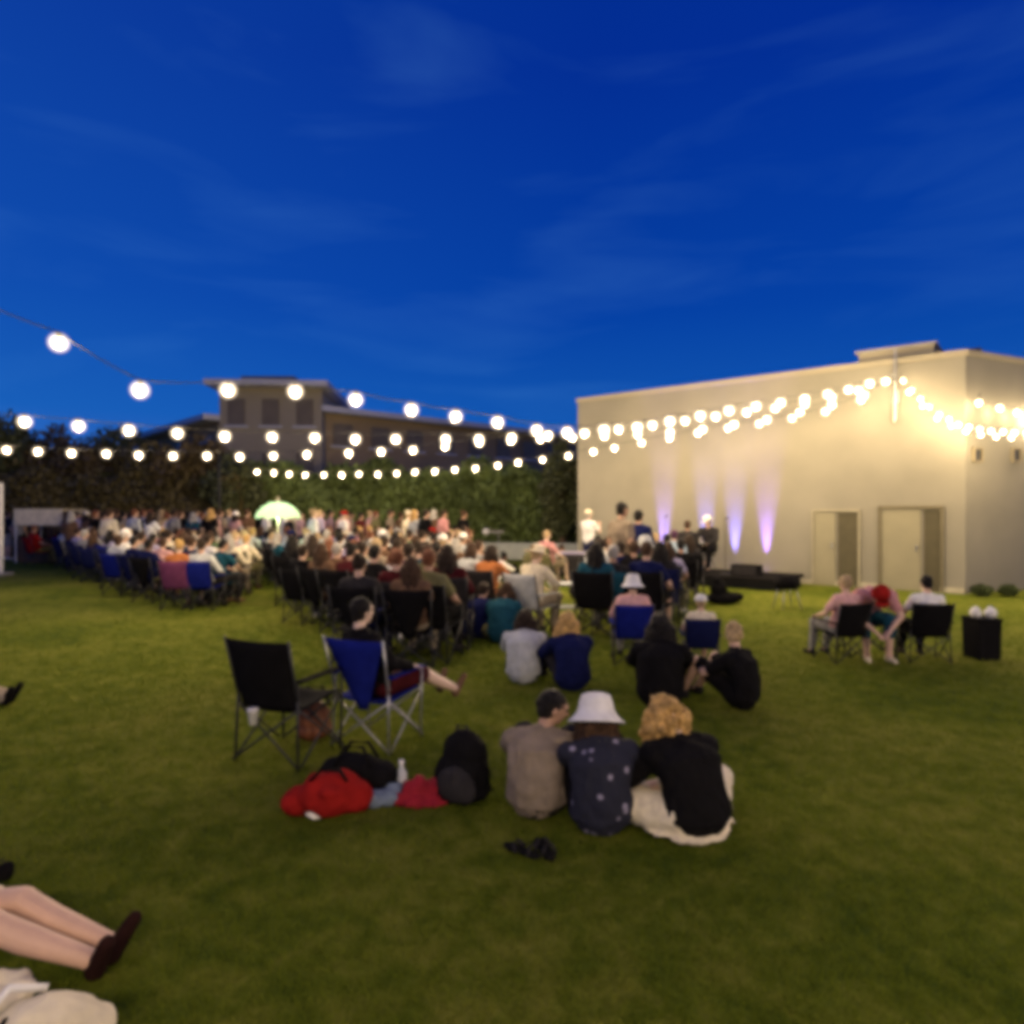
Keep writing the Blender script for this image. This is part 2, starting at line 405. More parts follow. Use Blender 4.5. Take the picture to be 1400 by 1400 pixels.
def tree(label, base, h, rx, m, seed, n=9000, leaf=.16, zc=.58, rz=.46, group="dark trees beyond the crowd"):
    r = np.random.default_rng(seed); t = thing("tree", label, "tree", base, group=group)
    cl = r.normal(size=(26, 3)); cl /= np.linalg.norm(cl, axis=1)[:, None]; cl *= (r.random((26, 1)) ** .4) * .75
    idx = r.integers(0, 26, n); q = r.normal(size=(n, 3)); q /= np.linalg.norm(q, axis=1)[:, None]; q *= r.random((n, 1)) ** .5 * .36
    p = (cl[idx] + q) * np.array([rx, rx, h * rz]); p[:, 2] += h * zc
    p = p[p[:, 2] > .3]
    meshobj("crown", leaf_mesh("crown", p, leaf, r), m, t)
    bm = bmesh.new(); loft(bm, [(0, 0, -.1), (.05, 0, h * .2), (-.03, .05, h * .5), (.05, 0, h * .8)], [.2, .15, .11, .04], [.2, .15, .11, .04], n=10)
    for i in range(7):
        a = i * 2.3; z = h * (.3 + .06 * i); caps(bm, (0, 0, z), (math.cos(a) * rx * .55, math.sin(a) * rx * .55, z + h * .16), .06, .02, 6)
    bobj("trunk", bm, MATS["bark"], t)
TM = [mat("leaves_olive", (.13, .105, .04), .7, .4, .5), mat("leaves_dark_green", (.08, .09, .035), .7, .4, .5), mat("leaves_brown", (.105, .078, .034), .7, .4, .5)]
specs = [(-20, 36, 7.9, 2.6, 1, "tallest dark tree at the left edge of the picture"),
         (45, 38, 6.6, 3.0, 0, "olive bushy tree behind the cream stall"),
         (105, 37, 6.3, 2.9, 2, "brown tinged tree just right of the cream stall"),
         (165, 38, 6.5, 3.0, 1, "dark green tree behind the left part of the crowd"),
         (222, 37, 6.2, 2.8, 0, "olive tree under the pale sloping roof edge of the apartments"),
         (275, 36, 6.0, 2.6, 2, "brown tree in front of the apartment tower's left wing"),
         (325, 35.5, 4.9, 2.2, 1, "shorter dark tree where the long hedge begins")]
for i, (px, d, h, rx, mi, lb) in enumerate(specs): tree(lb, PD(px, d * .80), CAM_H + (h - CAM_H) * .80, rx * .8, TM[mi], 20 + i, leaf=.13)
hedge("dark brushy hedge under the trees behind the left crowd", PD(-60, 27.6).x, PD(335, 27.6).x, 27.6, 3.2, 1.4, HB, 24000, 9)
tree("tall narrow dark tree against the left end of the cream hall", PD(768, 26.8), 4.6, 1.0, TM[1], 41, 5000, .12)

# ------------------------------------------------------------------ string lights
bulbm = emit("warm_globe_glass", (1.0, .76, .42), BULB)
wirem = mat("black_cable", (.02, .02, .02), .6); polem = mat("galvanised_pole", (.45, .44, .40), .4, metal=.6)
bm = bmesh.new(); bmesh.ops.create_icosphere(bm, subdivisions=2, radius=.050, matrix=Matrix.Diagonal((1, 1, 1.08, 1)) @ Matrix.Translation((0, 0, -.115)))
BULB_ME = bpy.data.meshes.new("bulb"); bm.to_mesh(BULB_ME); bm.free()
for p_ in BULB_ME.polygons: p_.use_smooth = True
bm = bmesh.new(); lathe(bm, [(0, 0), (.022, 0), (.026, -.02), (.026, -.055), (.018, -.06), (0, -.06)], n=12)
SOCK_ME = bpy.data.meshes.new("socket"); bm.to_mesh(SOCK_ME); bm.free()
bm = bmesh.new(); bmesh.ops.create_uvsphere(bm, u_segments=20, v_segments=14, radius=.125, matrix=Matrix.Translation((0, 0, -.120)))  # shell added round each bulb to imitate its bloom halo, no glass
HALO_ME = bpy.data.meshes.new("globe"); bm.to_mesh(HALO_ME); bm.free()
for p_ in HALO_ME.polygons: p_.use_smooth = True
def halo_material():
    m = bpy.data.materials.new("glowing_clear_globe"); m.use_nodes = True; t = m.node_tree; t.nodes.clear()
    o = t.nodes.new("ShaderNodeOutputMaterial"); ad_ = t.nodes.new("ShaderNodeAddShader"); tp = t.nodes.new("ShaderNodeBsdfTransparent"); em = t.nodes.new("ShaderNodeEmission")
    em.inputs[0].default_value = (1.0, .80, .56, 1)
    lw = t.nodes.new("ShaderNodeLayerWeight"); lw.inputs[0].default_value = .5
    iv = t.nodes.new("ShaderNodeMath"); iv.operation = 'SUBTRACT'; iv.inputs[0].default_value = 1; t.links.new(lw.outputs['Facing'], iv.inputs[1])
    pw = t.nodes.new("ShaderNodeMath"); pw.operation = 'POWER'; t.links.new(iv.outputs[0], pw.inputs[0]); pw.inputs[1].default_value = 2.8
    ml = t.nodes.new("ShaderNodeMath"); ml.operation = 'MULTIPLY'; t.links.new(pw.outputs[0], ml.inputs[0]); ml.inputs[1].default_value = 1.5  # halo glow set in the shader, strongest at the centre, fading to the rim
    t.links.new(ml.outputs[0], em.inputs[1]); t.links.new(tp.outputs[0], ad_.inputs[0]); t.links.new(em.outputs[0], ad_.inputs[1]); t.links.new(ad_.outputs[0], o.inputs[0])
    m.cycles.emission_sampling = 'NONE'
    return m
halom = halo_material()
def lamp_data(w):
    l_ = bpy.data.lights.new("festoon_lamp", 'POINT'); l_.energy = w; l_.color = (1.0, .76, .44); l_.shadow_soft_size = .04; return l_
LAMP_BIG = lamp_data(LAMP_W); LAMP_SMALL = lamp_data(LAMP_W * .34)
bulbd = emit("warm_small_globe_glass", (1.0, .76, .42), BULB)
ANCH = wall_p(1225, .62, 4.99)
MATS["warm_globe_glass"].cycles.emission_sampling = "NONE"; MATS["warm_small_globe_glass"].cycles.emission_sampling = "NONE"
def string_light(label, pts, end=None, start_ext=None, size=1.0, mb=None):
    cut = 3.5
    """pts: world positions of the bulbs' sockets in order"""
    base = pts[0]
    t = thing("string_light", label, "string light", base, group="warm festoon strings over the lawn")
    path = ([start_ext] if start_ext is not None else []) + pts + ([end] if end is not None else [])
    dense = []
    for a, b in zip(path, path[1:]):
        for s in (0, .25, .5, .75):
            q = a.lerp(b, s); q.z -= .03 * math.sin(math.pi * s); dense.append(q - base)
    dense.append(path[-1] - base)
    bm = bmesh.new(); tube(bm, dense, .007, 6); bobj("wire", bm, wirem, t, smooth=True)
    for i, p in enumerate(pts):
        b = meshobj("bulb", BULB_ME, (mb if mb and p.y > 8 else bulbm), t); b.location = p - base; b.scale = (size if p.y > 8 else 1.0,) * 3; b.rotation_euler = (random.uniform(-.1, .1), random.uniform(-.1, .1), 0)
        s = meshobj("socket", SOCK_ME, wirem, b); g_ = meshobj("globe", HALO_ME, halom, b)
        big = not (mb and p.y > 8) and (p - ANCH).length > 3.2; lo_ = bpy.data.objects.new("lamp_light", LAMP_BIG if big else LAMP_SMALL); link(lo_, b); lo_.location = (0, 0, -.215)
    return t
def on_line(a, b, pxs, pys):
    """bulbs on the straight plan line a-b (world xy), at columns pxs; heights follow pys"""
    res = []
    d = b - a
    for px, py in zip(pxs, pys):
        k = k_of(px); t = (k * a.y - a.x) / (d.x - k * d.y); q = a + d * t
        res.append(Vector((q.x, q.y, CAM_H + (700 - py) / F * q.y + .115)))
    return res
def tail(a, b, px0, pxk, spacing=.75):
    """columns from px0 on to the anchor at equal real spacing, heights from the polyline pxk"""
    d = b - a; ln = Vector((d.x, d.y)).length
    k = k_of(px0); t0 = (k * a.y - a.x) / (d.x - k * d.y)
    out = []
    s = t0 * ln + spacing
    while s < ln - .12:
        q = a + d * (s / ln); px = 700 + F * q.x / q.y
        py = np.interp(px, [p[0] for p in pxk], [p[1] for p in pxk]); out.append((px, float(py))); s += spacing
    return out
def make_string(label, px0, d0, listed, tailpoly, ext=None, spacing=.75):
    a = PD(px0, d0); b = Vector((ANCH.x, ANCH.y, 0))
    tl = tail(a, b, listed[-1][0], tailpoly, spacing)
    al = listed + tl
    pts = on_line(a, b, [p[0] for p in al], [p[1] for p in al])
    return string_light(label, pts, ANCH, ext)
A = [(-230, 330), (-60, 410), (80, 468), (192, 533), (312, 533), (403, 535), (487, 546), (562, 560), (624, 569), (680, 577), (733, 588), (775, 591)]
make_string("nearest string light with the largest bulbs, rising at the picture's left edge", 80, 7.5, A,
            [(775, 591), (870, 584), (1000, 560), (1100, 545), (1170, 530), (1225, 512)], ext=Vector((-9.5, 5.2, 6.0)))
B = [(-40, 570), (33, 576), (106, 582), (177, 588), (243, 592), (308, 596), (372, 597), (430, 598), (486, 600), (541, 600), (610, 600), (655, 600), (700, 598)]
make_string("second nearest string light, crossing the sky just above the dark trees", 33, 10.5, B,
            [(700, 598), (800, 592), (900, 580), (1000, 566), (1100, 552), (1170, 535), (1225, 516)], ext=PD(-120, 10.0, 560))
Cc = [(-36, 612), (8, 615), (52, 617), (98, 619), (145, 620), (190, 622), (237, 623), (283, 623), (328, 624), (373, 623), (420, 621), (477, 619), (521, 617), (565, 615), (608, 610), (655, 605), (698, 602), (738, 600)]
make_string("long straight string light running below the tree tops and tower", 8, 15.2, Cc,
            [(738, 600), (870, 594), (950, 588), (1050, 573), (1130, 555), (1180, 540), (1225, 520)], ext=PD(-90, 15.2, 605))
D = [(352, 645), (374, 646), (395, 648), (418, 649), (443, 649), (467, 649), (491, 648), (517, 648), (542, 647), (568, 645), (595, 644), (622, 642), (650, 640), (680, 636), (708, 632), (742, 628), (777, 623), (812, 617), (840, 612)]
make_string("farthest string light with the smallest bulbs, hanging against the green hedge", 352, 24.0, D,
            [(840, 612), (905, 600), (985, 586), (1060, 576), (1130, 562), (1180, 545), (1225, 522)], ext=PD(300, 25, 625))
def right_string(label, pts, ext, sp, lst):
    a = Vector((ANCH.x, ANCH.y, 0)); b = ext.copy(); b.z = 0; ln = (b - a).length; d = (b - a) / ln
    res = []; s = .35
    while s < ln - .1:
        q = a + d * s; px = 700 + F * q.x / q.y
        py = np.interp(px, [p[0] for p in lst], [p[1] for p in lst])
        res.append(Vector((q.x, q.y, CAM_H + (700 - py) / F * q.y + .115))); s += sp
    e = Vector((ext.x, ext.y, CAM_H + 2.6)); mid_ = Vector((ext.x - 1.2, -1.0 - sp * 2, 4.3)); far = Vector((-7.0, -2.0 - sp * 4, 4.2))
    for a_, b_, m_ in ((e, mid_, 14), (mid_, far, 22)):  # unseen run on behind the camera, bulbs added as warm fill for the foreground
        for i in range(1, m_):
            q = a_.lerp(b_, i / m_); q.z -= .5 * math.sin(math.pi * i / m_); res.append(q)
    string_light(label, res, far, ANCH, .60, bulbd)
RL = [(1225, 512), (1250, 540), (1280, 567), (1310, 583), (1350, 592), (1400, 595), (1500, 590), (1700, 560)]
right_string("densely strung lights sagging from the hall's wall bracket to the right edge", 0, PD(1560, 10.5, 575), .24, RL)
RL2 = [(x, y + 7) for x, y in RL]
right_string("lower of two strings leaving the wall bracket towards the right edge", 0, PD(1770, 12.0, 575), .27, RL2)  # unseen end placed farther right to brighten the side wall
# short string on the side wall
q0 = WR + N2 * .25 + W2n * .1; q1 = WR + N2 * .25 + W2n * 6
ps = on_line(q0, q1, [1338, 1366, 1390, 1414, 1437, 1460, 1482, 1503, 1524], [552, 559, 565, 569, 571, 572, 571, 569, 566])  # bulbs beyond the right edge are unseen, added to light the side wall
string_light("short string of small bulbs across the hall's darker side wall", ps, ps[-1] + Vector((1, .3, .3)), Vector((q0.x, q0.y, ps[0].z + .15)), .8)
# pole on the hall that carries the strings
pl = thing("light_pole", "slim pale pole on the cream hall where all light strings meet", "pole", wall_p(1225, .10, 4.6))
bm = bmesh.new(); caps(bm, (0, 0, -.6), (0, 0, 1.15), .035, .03, 10); bobj("pole", bm, polem, pl, smooth=True)
bm = bmesh.new(); v = WN * .54; caps(bm, (0, 0, .42), (v.x, v.y, .42), .02, .02, 8); box(bm, (-WN.x * .05, -WN.y * .05, .0), (.12, .12, .3)); bobj("bracket", bm, polem, pl)
# posts that carry the far ends (two of them out of frame)
def post(px, d, h, label):
    t = thing("light_post", label, "post", PD(px, d), group="posts carrying the light strings")
    bm = bmesh.new(); caps(bm, (0, 0, -.05), (0, 0, h), .05, .04, 10); bobj("pole", bm, wirem, t, smooth=True)
    bm = bmesh.new(); lathe(bm, [(0, .03), (.2, .03), (.24, 0.0), (0, 0)], n=20); bobj("base_plate", bm, wirem, t)
post(300, 25, CAM_H + 75 / F * 25 + .1, "slim dark post holding the farthest light string near the hedge")

# ------------------------------------------------------------------ purple uplights, stage and music gear
stage = thing("stage", "low black platform in front of the cream hall under purple lights", "stage", wall_p(985, 1.25, 0), math.atan2(WD.y, WD.x))
bm = bmesh.new(); box(bm, (0, 0, .24), (4.6, 1.9, .08)); bobj("deck", bm, mat("stage_black", (.012, .011, .011), .95, spec=.03), stage, bevel=.01)
bm = bmesh.new(); box(bm, (0, -.93, .10), (4.58, .02, .2)); bobj("skirt", bm, mat("skirt_black", (.010, .010, .010), .95, spec=.03), stage)
for sx in (-2.1, -.7, .7, 2.1):
    for sy in (-.8, .8):
        bm = bmesh.new(); box(bm, (sx, sy, .10), (.06, .06, .2)); bobj("leg", bm, wirem, stage)
canm = mat("lamp_can_black", (.03, .03, .035), .4)
for i, (px, col, nm) in enumerate(((908, (.26, .18, 1.0), "leftmost, pinkish purple"), (965, (.16, .17, 1.0), "second from the left, blue violet"), (1005, (.19, .18, 1.0), "third from the left, blue violet"), (1048, (.30, .17, 1.0), "rightmost, pink purple"))):
    p = wall_p(px, .14, .02)
    t = thing("uplight", "small floor lamp washing the wall, " + nm, "stage lamp", p, group="purple uplights along the hall wall")
    bm = bmesh.new(); lathe(bm, [(0, .04), (.07, .04), (.08, .07), (.08, .20), (.075, .20), (.065, .10), (0, .10)], n=20); bobj("can", bm, canm, t, smooth=True)
    bm = bmesh.new(); box(bm, (0, 0, .02), (.2, .12, .03)); bobj("base", bm, canm, t, bevel=.005)
    bm = bmesh.new(); lathe(bm, [(0, .165), (.062, .165), (.062, .175), (0, .175)], n=16); bobj("lens", bm, emit("uplight_lens_%d" % i, col, 14), t)
    ld = bpy.data.lights.new("uplight_lamp", 'SPOT'); ld.energy = 3600; ld.color = col; ld.spot_size = R(22); ld.spot_blend = 1; ld.shadow_soft_size = .03
    lo_ = bpy.data.objects.new("lamp", ld); link(lo_, t); lo_.location = (0, 0, .21)
    aim = (-WN * .11 + Vector((0, 0, 1.75)))
    lo_.rotation_euler = aim.to_track_quat('-Z', 'Y').to_euler()

# ------------------------------------------------------------------ folding camp chair
framem = mat("chair_steel_dark", (.035, .035, .035), .5, metal=.3); framel = mat("chair_steel_grey", (.32, .32, .33), .35, metal=.6)
def sheet(bm, P4, sag, nu=8, nv=8, th=.008, sagdir=(0, 0, -1)):
    """sagging cloth panel between four corners"""
    a, b, c, d = [Vector(p) for p in P4]; sd = Vector(sagdir); g0, g1 = [], []
    nrm = ((b - a).cross(d - a)).normalized()
    for lay, off in ((g0, 0), (g1, th)):
        for j in range(nv + 1):
            row = []
            for i in range(nu + 1):
                u, v = i / nu, j / nv
                q = (a * (1 - u) + b * u) * (1 - v) + (d * (1 - u) + c * u) * v
                q += sd * sag * math.sin(math.pi * u) * math.sin(math.pi * (.15 + .7 * v)) + nrm * off
                row.append(bm.verts.new(q))
            lay.append(row)
    for g in (g0, g1):
        for j in range(nv):
            for i in range(nu): bm.faces.new((g[j][i], g[j][i + 1], g[j + 1][i + 1], g[j + 1][i]))
    for i in range(nu):
        bm.faces.new((g0[0][i], g0[0][i + 1], g1[0][i + 1], g1[0][i])); bm.faces.new((g0[nv][i], g0[nv][i + 1], g1[nv][i + 1], g1[nv][i]))
    for j in range(nv):
        bm.faces.new((g0[j][0], g0[j + 1][0], g1[j + 1][0], g1[j][0])); bm.faces.new((g0[j][nu], g0[j + 1][nu], g1[j + 1][nu], g1[j][nu]))
def chair_proto(kind='quad'):
    t = thing("camp_chair", "proto", "camp chair"); w, wt, h = .27, .29, .93
    if kind == 'vee': wt, bw, h = .30, .05, .95
    elif kind == 'low': wt, bw, h = .27, .25, .78
    else: bw = .25
    bm = bmesh.new(); sheet(bm, ((-w, -.22, .41), (w, -.22, .41), (w, .25, .45), (-w, .25, .45)), .05); bobj("seat", bm, MATS['black_cloth'], t, smooth=True)
    bm = bmesh.new(); sheet(bm, ((-bw, -.22, .40 if kind != 'vee' else .34), (bw, -.22, .40 if kind != 'vee' else .34), (wt, -.36, h), (-wt, -.36, h)), .05, sagdir=(0, -1, -.2)); bobj("backrest", bm, MATS['black_cloth'], t, smooth=True)
    for s in (-1, 1):
        bm = bmesh.new(); tube(bm, [(s * .27, -.23, .40), (s * wt, -.37, h + .01)], .010, 8); bobj("back_post", bm, framem, t, smooth=True)
        bm = bmesh.new(); sheet(bm, ((s * .25, -.27, .63), (s * .33, -.27, .63), (s * .34, .24, .64), (s * .26, .24, .64)), .015, 3, 5); bobj("armrest", bm, MATS['black_cloth'], t, smooth=True)
        bm = bmesh.new(); tube(bm, [(s * .28, .24, .0), (s * .29, .245, .64)], .010, 8); bobj("leg", bm, framem, t, smooth=True)
        bm = bmesh.new(); tube(bm, [(s * .29, -.27, .0), (s * .27, -.25, .62)], .010, 8); bobj("leg", bm, framem, t, smooth=True)
        bm = bmesh.new(); tube(bm, [(s * .30, -.25, .02), (s * .29, .23, .43)], .009, 8); tube(bm, [(s * .31, .23, .02), (s * .28, -.24, .42)], .009, 8); bobj("side_brace", bm, framem, t, smooth=True)
    bm = bmesh.new(); tube(bm, [(-.29, -.29, .02), (.27, -.26, .42)], .009, 8); tube(bm, [(.29, -.275, .02), (-.27, -.245, .42)], .009, 8)
    bobj("rear_brace", bm, framem, t, smooth=True)
    bm = bmesh.new(); tube(bm, [(-.28, .26, .02), (.27, .26, .44)], .009, 8); tube(bm, [(.28, .275, .02), (-.27, .245, .44)], .009, 8)
    bobj("front_brace", bm, framem, t, smooth=True)
    return t
PAL = dict(black=(.007, .0065, .007), charcoal=(.025, .023, .024), darkbrown=(.018, .007, .006), bluegrey=(.16, .20, .26), navy=(.008, .011, .055), blue=(.008, .014, .16), teal=(.012, .06, .09), maroon=(.055, .008, .010),
           red=(.26, .012, .010), pink=(.62, .36, .33), white=(.74, .72, .68), cream=(.66, .58, .42), grey=(.26, .25, .24), tan=(.33, .27, .19), brown=(.13, .075, .045),
           lavender=(.36, .32, .45), mauve=(.30, .20, .24), yellow=(.60, .48, .20), orange=(.42, .15, .05), green=(.08, .14, .06), skyblue=(.40, .52, .62), olive=(.14, .13, .06),
           taupe=(.22, .175, .13), rose=(.50, .24, .24), silver=(.45, .46, .45), purple=(.15, .04, .10), violet=(.10, .06, .35))
def cloth(c): return mat(c + '_cloth', PAL[c], .95, .18, 9, .3, 90, spec=.06)
for c in PAL: cloth(c)
HAIR = dict(black=(.012, .010, .009), brown=(.055, .030, .017), dark=(.028, .018, .012), blonde=(.50, .31, .11), fair=(.42, .30, .16), grey=(.35, .33, .30), auburn=(.16, .06, .03))
def hairm(c): return mat(c + '_hair', HAIR[c], .6, .55, 26, .8, 120, spec=.15)
SKIN = dict(light=(.56, .36, .26), mid=(.42, .25, .17), dark=(.14, .075, .05), pale=(.66, .47, .36))
def skinm(c): return mat(c + '_skin', SKIN[c], .55, .07, 12, spec=.35)
QUAD, VEE, LOW = chair_proto('quad'), chair_proto('vee'), chair_proto('low')
first_used = set()
def place(proto, loc, rz, label, group=None):
    t = proto if id(proto) not in first_used else copy_tree(proto)
    first_used.add(id(proto))
    t.location = loc; t.rotation_euler = (0, 0, rz); t['label'] = label
    if group: t['group'] = group
    return t
def chair(kind, loc, rz, col, label, group="folding chairs of the audience", frame=None, scale=1.0):
    t = place({'quad': QUAD, 'vee': VEE, 'low': LOW}[kind], loc, rz, label, group)
    t.scale = (scale,) * 3
    for ch in t.children:
        n = ch.name.split('.')[0]
        if n in ('seat', 'backrest', 'armrest'): setmat(ch, cloth(col))
        else: setmat(ch, frame or framem)
    return t

# ------------------------------------------------------------------ people
def mirror(j):
    out = {}
    for k, v in j.items():
        v = Vector(v)
        if k[0] == 's' and k[1] == '_': out['L_' + k[2:]] = Vector((-v.x, v.y, v.z)); out['R_' + k[2:]] = v
        else: out[k] = v
    return out
POSES = {
 'chair': mirror(dict(pelvis=(0, -.02, .53), waist=(0, -.06, .68), chest=(0, -.13, .87), neck=(0, -.15, 1.05), head=(0, -.11, 1.21), look=(0, 1, -.08),
     s_shoulder=(.175, -.14, 0.965), s_elbow=(.29, -.03, .74), s_wrist=(.24, .2, .68), s_hip=(.09, -.02, .51), s_knee=(.13, .42, .54), s_ankle=(.14, .47, .09), s_toe=(.16, .62, .035))),
 'lean': mirror(dict(pelvis=(0, -.04, .53), waist=(0, -.03, .68), chest=(0, .0, .86), neck=(0, .05, 1.03), head=(0, .11, 1.18), look=(.3, 1, -.3),
     s_shoulder=(.175, .03, 0.955), s_elbow=(.26, .22, .76), s_wrist=(.12, .42, .66), s_hip=(.09, -.02, .51), s_knee=(.16, .42, .54), s_ankle=(.12, .36, .09), s_toe=(.14, .51, .035))),
 'stand': mirror(dict(pelvis=(0, 0, .96), waist=(0, .0, 1.08), chest=(0, -.01, 1.27), neck=(0, -.01, 1.46), head=(0, .02, 1.61), look=(.1, 1, -.05),
     s_shoulder=(.175, -.01, 1.375), s_elbow=(.25, -.03, 1.13), s_wrist=(.25, .07, .88), s_hip=(.09, 0, .92), s_knee=(.11, .02, .5), s_ankle=(.12, -.02, .09), s_toe=(.15, .13, .035))),
 'photo': mirror(dict(pelvis=(0, 0, .96), waist=(0, .0, 1.08), chest=(0, -.02, 1.27), neck=(0, -.02, 1.46), head=(0, .0, 1.61), look=(0, 1, .1),
     s_shoulder=(.175, -.01, 1.375), s_elbow=(.27, .12, 1.17), s_wrist=(.11, .30, 1.36), s_hip=(.09, 0, .92), s_knee=(.1, .02, .5), s_ankle=(.1, -.02, .09), s_toe=(.13, .13, .035))),
 'knees': mirror(dict(pelvis=(0, -.02, .13), waist=(0, -.05, .26), chest=(0, .0, .42), neck=(0, .09, .55), head=(0, .17, .68), look=(.15, 1, -.40),
     s_shoulder=(.168, .06, .485), s_elbow=(.24, .28, .34), s_wrist=(.09, .46, .36), s_hip=(.09, .0, .13), s_knee=(.16, .40, .42), s_ankle=(.13, .60, .08), s_toe=(.14, .75, .035))),
 'cross': mirror(dict(pelvis=(0, -.02, .13), waist=(0, -.02, .26), chest=(0, .06, .41), neck=(0, .16, .53), head=(0, .255, .65), look=(-.1, 1, -.8),
     s_shoulder=(.168, .13, .465), s_elbow=(.27, .24, .28), s_wrist=(.14, .44, .24), s_hip=(.10, .0, .13), s_knee=(.40, .30, .15), s_ankle=(-.10, .46, .08), s_toe=(-.24, .50, .06))),
}
# seated person turning the head far to the right
q = dict(POSES['knees']); q.update(neck=Vector((.03, .08, .57)), head=Vector((.08, .13, .70)), look=Vector((1, .40, -.3)))
POSES['turned'] = q
# on the grass, legs out straight to the front, propped up
POSES['legs_out'] = mirror(dict(pelvis=(0, 0, .12), waist=(0, -.07, .26), chest=(0, -.15, .44), neck=(0, -.18, .62), head=(0, -.15, .77), look=(0, 1, 0),
     s_shoulder=(.175, -.17, 0.525), s_elbow=(.27, -.30, .30), s_wrist=(.26, -.38, .05), s_hip=(.085, .02, .11), s_knee=(.078, .46, .21), s_ankle=(.05, .90, .075), s_toe=(.08, .965, .17)))
# low in a chair with the legs stretched out
POSES['stretch'] = mirror(dict(pelvis=(0, -.02, .53), waist=(0, -.08, .67), chest=(0, -.17, .85), neck=(0, -.21, 1.02), head=(0, -.17, 1.18), look=(0, 1, 0),
     s_shoulder=(.175, -.19, 0.945), s_elbow=(.29, -.06, .74), s_wrist=(.22, .18, .68), s_hip=(.09, -.02, .51), s_knee=(.12, .43, .55), s_ankle=(.12, .82, .33), s_toe=(.15, .90, .45)))
# bending right down over the lap
POSES['bent'] = mirror(dict(pelvis=(0, -.04, .53), waist=(0, .02, .66), chest=(0, .18, .78), neck=(0, .36, .82), head=(0, .50, .84), look=(0, .7, -1),
     s_shoulder=(.185, .30, .83), s_elbow=(.27, .42, .58), s_wrist=(.10, .55, .42), s_hip=(.09, -.02, .51), s_knee=(.15, .40, .54), s_ankle=(.13, .42, .09), s_toe=(.15, .57, .035)))

def head_matrix(look):
    y = Vector(look).normalized(); up = Vector((0, 0, 1))
    x = y.cross(up).normalized(); z = x.cross(y)
    return Matrix((x, y, z)).transposed()
def hand(bm, j, s):
    w, e = j[s + '_wrist'], j[s + '_elbow']; d = (w - e).normalized()
    x, y, z = basis(d, Vector((0, 0, 1)) if abs(d.z) < .8 else Vector((0, 1, 0)))
    side = y if s == 'R' else -y   # across the palm
    nrm = side.cross(d) * (1 if s == 'R' else -1)
    if nrm.z > 0: nrm = -nrm
    pc = w + d * .048
    M = Matrix((side, d, nrm)).transposed()
    ell(bm, pc, (.041, .052, .016), M, 12, 8)
    for i, (o, ln) in enumerate(((-.030, .060), (-.010, .074), (.011, .070), (.030, .052))):
        b = pc + d * .042 + side * o; m = b + d * ln * .5 + nrm * .006 + side * o * .15; t = m + d * ln * .40 + nrm * .022
        caps(bm, b, m, .0095, .009, 7); caps(bm, m, t, .009, .0075, 7)
    b = w + d * .022 - side * .030; m = b + d * .028 - side * .022 + nrm * .010; t = m + d * .026 - side * .004 + nrm * .012
    caps(bm, b, m, .013, .0105, 7); caps(bm, m, t, .0105, .009, 7)
def torso(bm, j, g=0.0, top=True, upto=1.0, low=0.0):
    p, w, c, n = j['pelvis'], j['waist'], j['chest'], j['neck']
    sh = (j['L_shoulder'] + j['R_shoulder']) / 2; side = (j['R_shoulder'] - j['L_shoulder']).normalized()
    base = p - (w - p).normalized() * .10
    cs = [base, p, p.lerp(w, .6), w.lerp(c, .35), c, c.lerp(sh, .7), sh.lerp(n, .5)]
    rx = [.11 + g, .172 + g, .158 + g, .150 + g, .172 + g, .165 + g, .085 + g]; ry = [.085 + g, .118 + g, .108 + g, .103 + g, .118 + g, .100 + g, .065 + g]
    loft(bm, cs, rx, ry, side, 18)
    for s in 'LR':
        S = j[s + '_shoulder']; caps(bm, c.lerp(sh, .70), S, .080 + g, .056 + g, 12); caps(bm, sh.lerp(n, .62), S.lerp(sh, .12) , .050 + g, .046 + g, 10)
def arm(bm, j, s, g, to=1.0):
    S, E, Wr = j[s + '_shoulder'], j[s + '_elbow'], j[s + '_wrist']
    if to <= .5:
        t = to / .5; caps(bm, S, S.lerp(E, t), .060 + g, .052 - .008 * t + g, 12); return
    caps(bm, S, E, .058 + g, .043 + g, 12); t = (to - .5) / .5
    caps(bm, E, E.lerp(Wr, t), .043 + g, .043 - .016 * t + g, 12)
def leg(bm, j, s, g, to=1.0):
    H, K, A_ = j[s + '_hip'], j[s + '_knee'], j[s + '_ankle']
    if to <= .5:
        t = to / .5; caps(bm, H, H.lerp(K, t), .090 + g, .090 - .030 * t + g, 14); return
    caps(bm, H, K, .088 + g, .060 + g, 14); t = (to - .5) / .5; m = K.lerp(A_, .35) - (j[s + '_toe'] - A_).normalized() * .012
    if t > .35: caps(bm, K, m, .057 + g, .056 + g, 12); caps(bm, m, K.lerp(A_, t), .056 + g, .056 - .02 * t + g, 12)
    else: caps(bm, K, K.lerp(m, t / .35), .057 + g, .056 + g, 12)
MC = {}
def pmesh(key, fn):
    if key not in MC: MC[key] = fn()
    return MC[key]
